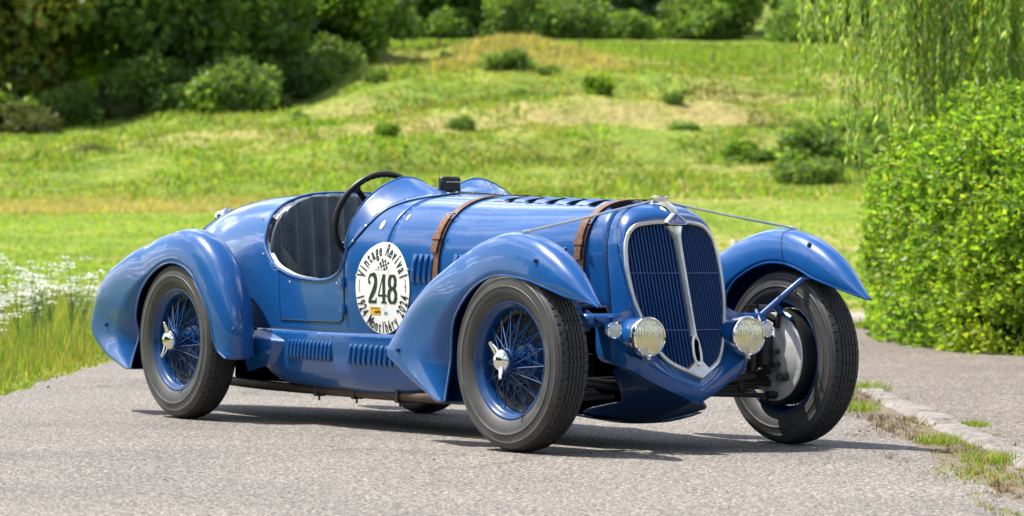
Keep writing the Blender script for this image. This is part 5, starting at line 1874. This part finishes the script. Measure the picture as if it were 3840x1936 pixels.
M().tube([(-2.95, -.60, .376), (-2.95, .60, .376)], .035, 10).build('rear_axle', BLACK, CAR)

# --- wheels: local axis y, outer face towards -y
TR = .376
def tyre_mesh():
    na = 280
    prof = [(.236, -.050), (.241, -.058), (.252, -.068), (.272, -.0785), (.290, -.0825), (.3005, -.0830), (.302, -.0848), (.305, -.0848), (.3065, -.0826), (.322, -.0812), (.334, -.0785), (.336, -.0798), (.339, -.0796), (.3405, -.0768), (.344, -.0752), (.346, -.0764), (.349, -.0758), (.3505, -.0720), (.356, -.0690), (.3605, -.0655)]
    P1 = np.array(prof)
    a = np.linspace(0, 2*np.pi, na, endpoint=False)
    side_ = M(); mark = M()
    for sgn in (1, -1):
        side_.grid(np.array([[(r*math.cos(t), sgn*y, r*math.sin(t)) for t in a] for r, y in P1]), cv=True)
    # raised mould marks and size panels on the walls
    for sgn in (1, -1):
        for a0, n_, r0, r1, step in ((100, 6, .268, .287, 3.1), (118, 4, .268, .287, 3.3), (200, 7, .312, .330, 3.4), (20, 7, .268, .287, 2.9), (320, 6, .268, .287, 3.2), (255, 8, .312, .328, 3.0)):
            for i in range(n_):
                t0 = R(a0+i*step)
                def yy_(r): return np.interp(r, P1[:, 0], -P1[:, 1])
                for (b0, b1, q0, q1) in ((0, .55, r0, r0+.004), (0, .55, r1-.004, r1), (0, .16, r0, r1))[:3 if i % 2 else 2]:
                    c4 = [(r*math.cos(t0+R(step*bb)), -sgn*-(yy_(r)+.0012)*1.0, r*math.sin(t0+R(step*bb))) for bb, r in ((b0, q0), (b1, q0), (b1, q1), (b0, q1))]
                    mark.add(c4, [(0, 1, 2, 3)])
        for an in (88, 71, 140, 183, 0, 232, 300):
            t0 = R(an)
            q = [(r*math.cos(t0+k_), sgn*-(np.interp(r, P1[:, 0], -P1[:, 1])+.0012), r*math.sin(t0+k_)) for r in np.linspace(.262, .332, 8) for k_ in (0, .004)]
            mark.add(q, [(2*i, 2*i+1, 2*i+3, 2*i+2) for i in range(7)])
    wall = side_.mesh('tyre_wall', RUBBER, angle=50, normals=False)
    mk_ = mark.mesh('tyre_marking', MARK, normals=False)
    # tread: zigzag ribs cut by grooves, shoulder blocks
    nt_ = 480
    yv = np.linspace(-.0655, .0655, 66)
    a = np.linspace(0, 2*np.pi, nt_, endpoint=False)
    A, Yg = np.meshgrid(a, yv)
    base = TR-.0155*np.clip((np.abs(Yg)/.0655), 0, 1)**3.2
    depth = np.zeros_like(A)
    zig = .0026*(np.abs(((A*60/(2*np.pi)) % 1)*2-1)*2-1)
    for gy in (-.036, -.018, 0., .018, .036):
        depth = np.maximum(depth, np.where(np.abs(Yg-gy-zig) < .0028, .008, 0))
    # fine sipes on the ribs and block cuts at the shoulder
    ph = (A*60/(2*np.pi)) % 1
    depth = np.maximum(depth, np.where((np.abs(Yg) > .050) & (ph < .13), .006, 0))
    depth = np.maximum(depth, np.where((np.abs(Yg) < .046) & (((A*60/(2*np.pi)+.5) % 1) < .10) & (np.abs(((Yg/.018) % 1)-.5) < .28), .0035, 0))
    rr_ = base-depth
    tread = M().grid(np.stack([rr_*np.cos(A), Yg, rr_*np.sin(A)], -1), cv=True).mesh('tyre_tread', TREAD, angle=35, normals=False)
    return wall, tread, mk_
WALL, TREADM, MARKM = tyre_mesh()
rim = M().lathe([(.2405, -.050), (.2455, -.055), (.2460, -.0605), (.2425, -.0640), (.2370, -.0630), (.2330, -.057), (.2270, -.052), (.2190, -.047), (.2140, -.040), (.2120, -.025), (.2110, -.004), (.2110, .012), (.2150, .022), (.2230, .040), (.2290, .048), (.2330, .057), (.2370, .0630), (.2425, .0640), (.2460, .0605), (.2455, .055), (.2405, .050), (.228, .035), (.2185, .015), (.2185, -.02), (.232, -.045), (.2405, -.050)], 72)
RIMM = rim.mesh('wheel_rim', PAINTW, angle=60)
hub = M().lathe([(.0001, -.085), (.040, -.085), (.050, -.080), (.050, -.068), (.040, -.058), (.036, -.02), (.044, .0), (.060, .004), (.062, .010), (.050, .03), (.0001, .03)], 32)
HUBM = hub.mesh('hub', PAINTW)
cup = M().lathe([(.0001, .004), (.045, .007), (.072, .018), (.083, .034), (.086, .060)], 36)
CUPM = cup.mesh('hub_cup', PAINTW)
drum = M().lathe([(.0001, .036), (.12, .038), (.188, .040), (.192, -.002), (.206, -.006), (.2068, .0), (.2068, .090), (.2035, .100), (.0001, .102)], 56)
DRUMM = drum.mesh('brake_drum', BLACK)
spn = M().lathe([(.0001, -.132), (.016, -.130), (.032, -.123), (.044, -.112), (.050, -.100), (.048, -.088), (.0001, -.085)], 30)
for s in (-1, 1):
    P = []
    for r_, w_, t_, h_ in ((.030, .017, .013, -.112), (.045, .016, .011, -.116), (.062, .0135, .009, -.124), (.074, .0105, .008, -.130), (.083, .0075, .006, -.133), (.086, .002, .002, -.134)):
        P.append([(s*r_+0*q, h_+t_*math.sin(q), w_*math.cos(q)) for q in np.linspace(0, 2*np.pi, 10, endpoint=False)])
    spn.grid(np.array(P), cv=True)
SPINM = spn.mesh('spinner', CHROME)
def spoke(a0, h0, y0, r0, a1, r1, y1):
    return M().tube([(r0*math.cos(a0), y0, r0*math.sin(a0)), (r1*math.cos(a1), y1, r1*math.sin(a1))], [.0027, .0024], 5, caps=False)
SPK = {}
def spoke_me(kind):
    if kind not in SPK:
        if kind == 'oa': q = spoke(0, 0, -.074, .047, R(38), .2150, -.024)
        if kind == 'ob': q = spoke(0, 0, -.066, .047, R(-38), .2150, -.024)
        if kind == 'ia': q = spoke(0, 0, .036, .072, R(52), .209, .006)
        if kind == 'ib': q = spoke(0, 0, .044, .072, R(-52), .209, .006)
        SPK[kind] = q.mesh('spoke', PAINTW)
    return SPK[kind]
PLATE = M().lathe([(.0001, .118), (.06, .118), (.150, .114), (.156, .109), (.178, .108), (.188, .106), (.190, .100), (.0001, .10)], 56).mesh('brake_plate', STEEL)
def wheel(loc, rz, spin, plate=True):
    w = node('wheel', CAR, loc, (0, 0, rz))
    ty = link('tyre', WALL, w)
    link('tyre_tread', TREADM, w); tag(link('tyre_marking', MARKM, w), kind='stuff')
    link('wheel_rim', RIMM, w); link('hub', HUBM, w); link('hub_cup', CUPM, w); link('brake_drum', DRUMM, w)
    s = link('spinner', SPINM, w); s.rotation_euler = (0, spin, 0)
    for kind, nn, ph in (('oa', 17, 0), ('ob', 17, 10.6), ('ia', 14, 4), ('ib', 14, 17)):
        me = spoke_me(kind)
        for i in range(nn):
            o = link('spoke', me, w); o.rotation_euler = (0, R(ph+i*360/nn), 0)
    if plate: link('brake_plate', PLATE, w)
    return w
ST = .0553
wheel((0, -.695, TR), ST, R(63))
wheel((0, .695, TR), ST+math.pi, R(20))
wheel((-2.95, -.663, TR), 0, R(98))
wheel((-2.95, .663, TR), math.pi, R(40))
# fittings on the inner face of the front brake plates
for s in (-1, 1):
    bp = M()
    y = s*.572
    bp.tube([(.005, y-s*.03, .47), (.005, y-s*.03, .33)], .040, 12)
    bp.tube([(.02, y-s*.035, .56), (.055, y-s*.01, .535)], .016, 8)
    bp.box((.055, y, .53), (.03, .03, .06), b=.25)
    bp.tube([(.11, y+s*.01, .295), (.115, y-s*.03, .295)], .021, 10)
    bp.tube([(.065, y, .40), (.075, y-s*.03, .40)], .012, 8)
    bp.tube([(.070, y, .345), (.080, y-s*.03, .345)], .012, 8)
    bp.tube([(.005, y-s*.03, .345), (.06, y-s*.05, .32), (.0, s*.50, .30)], .020, 8)
    bp.build('brake_fitting', BLACK, CAR)
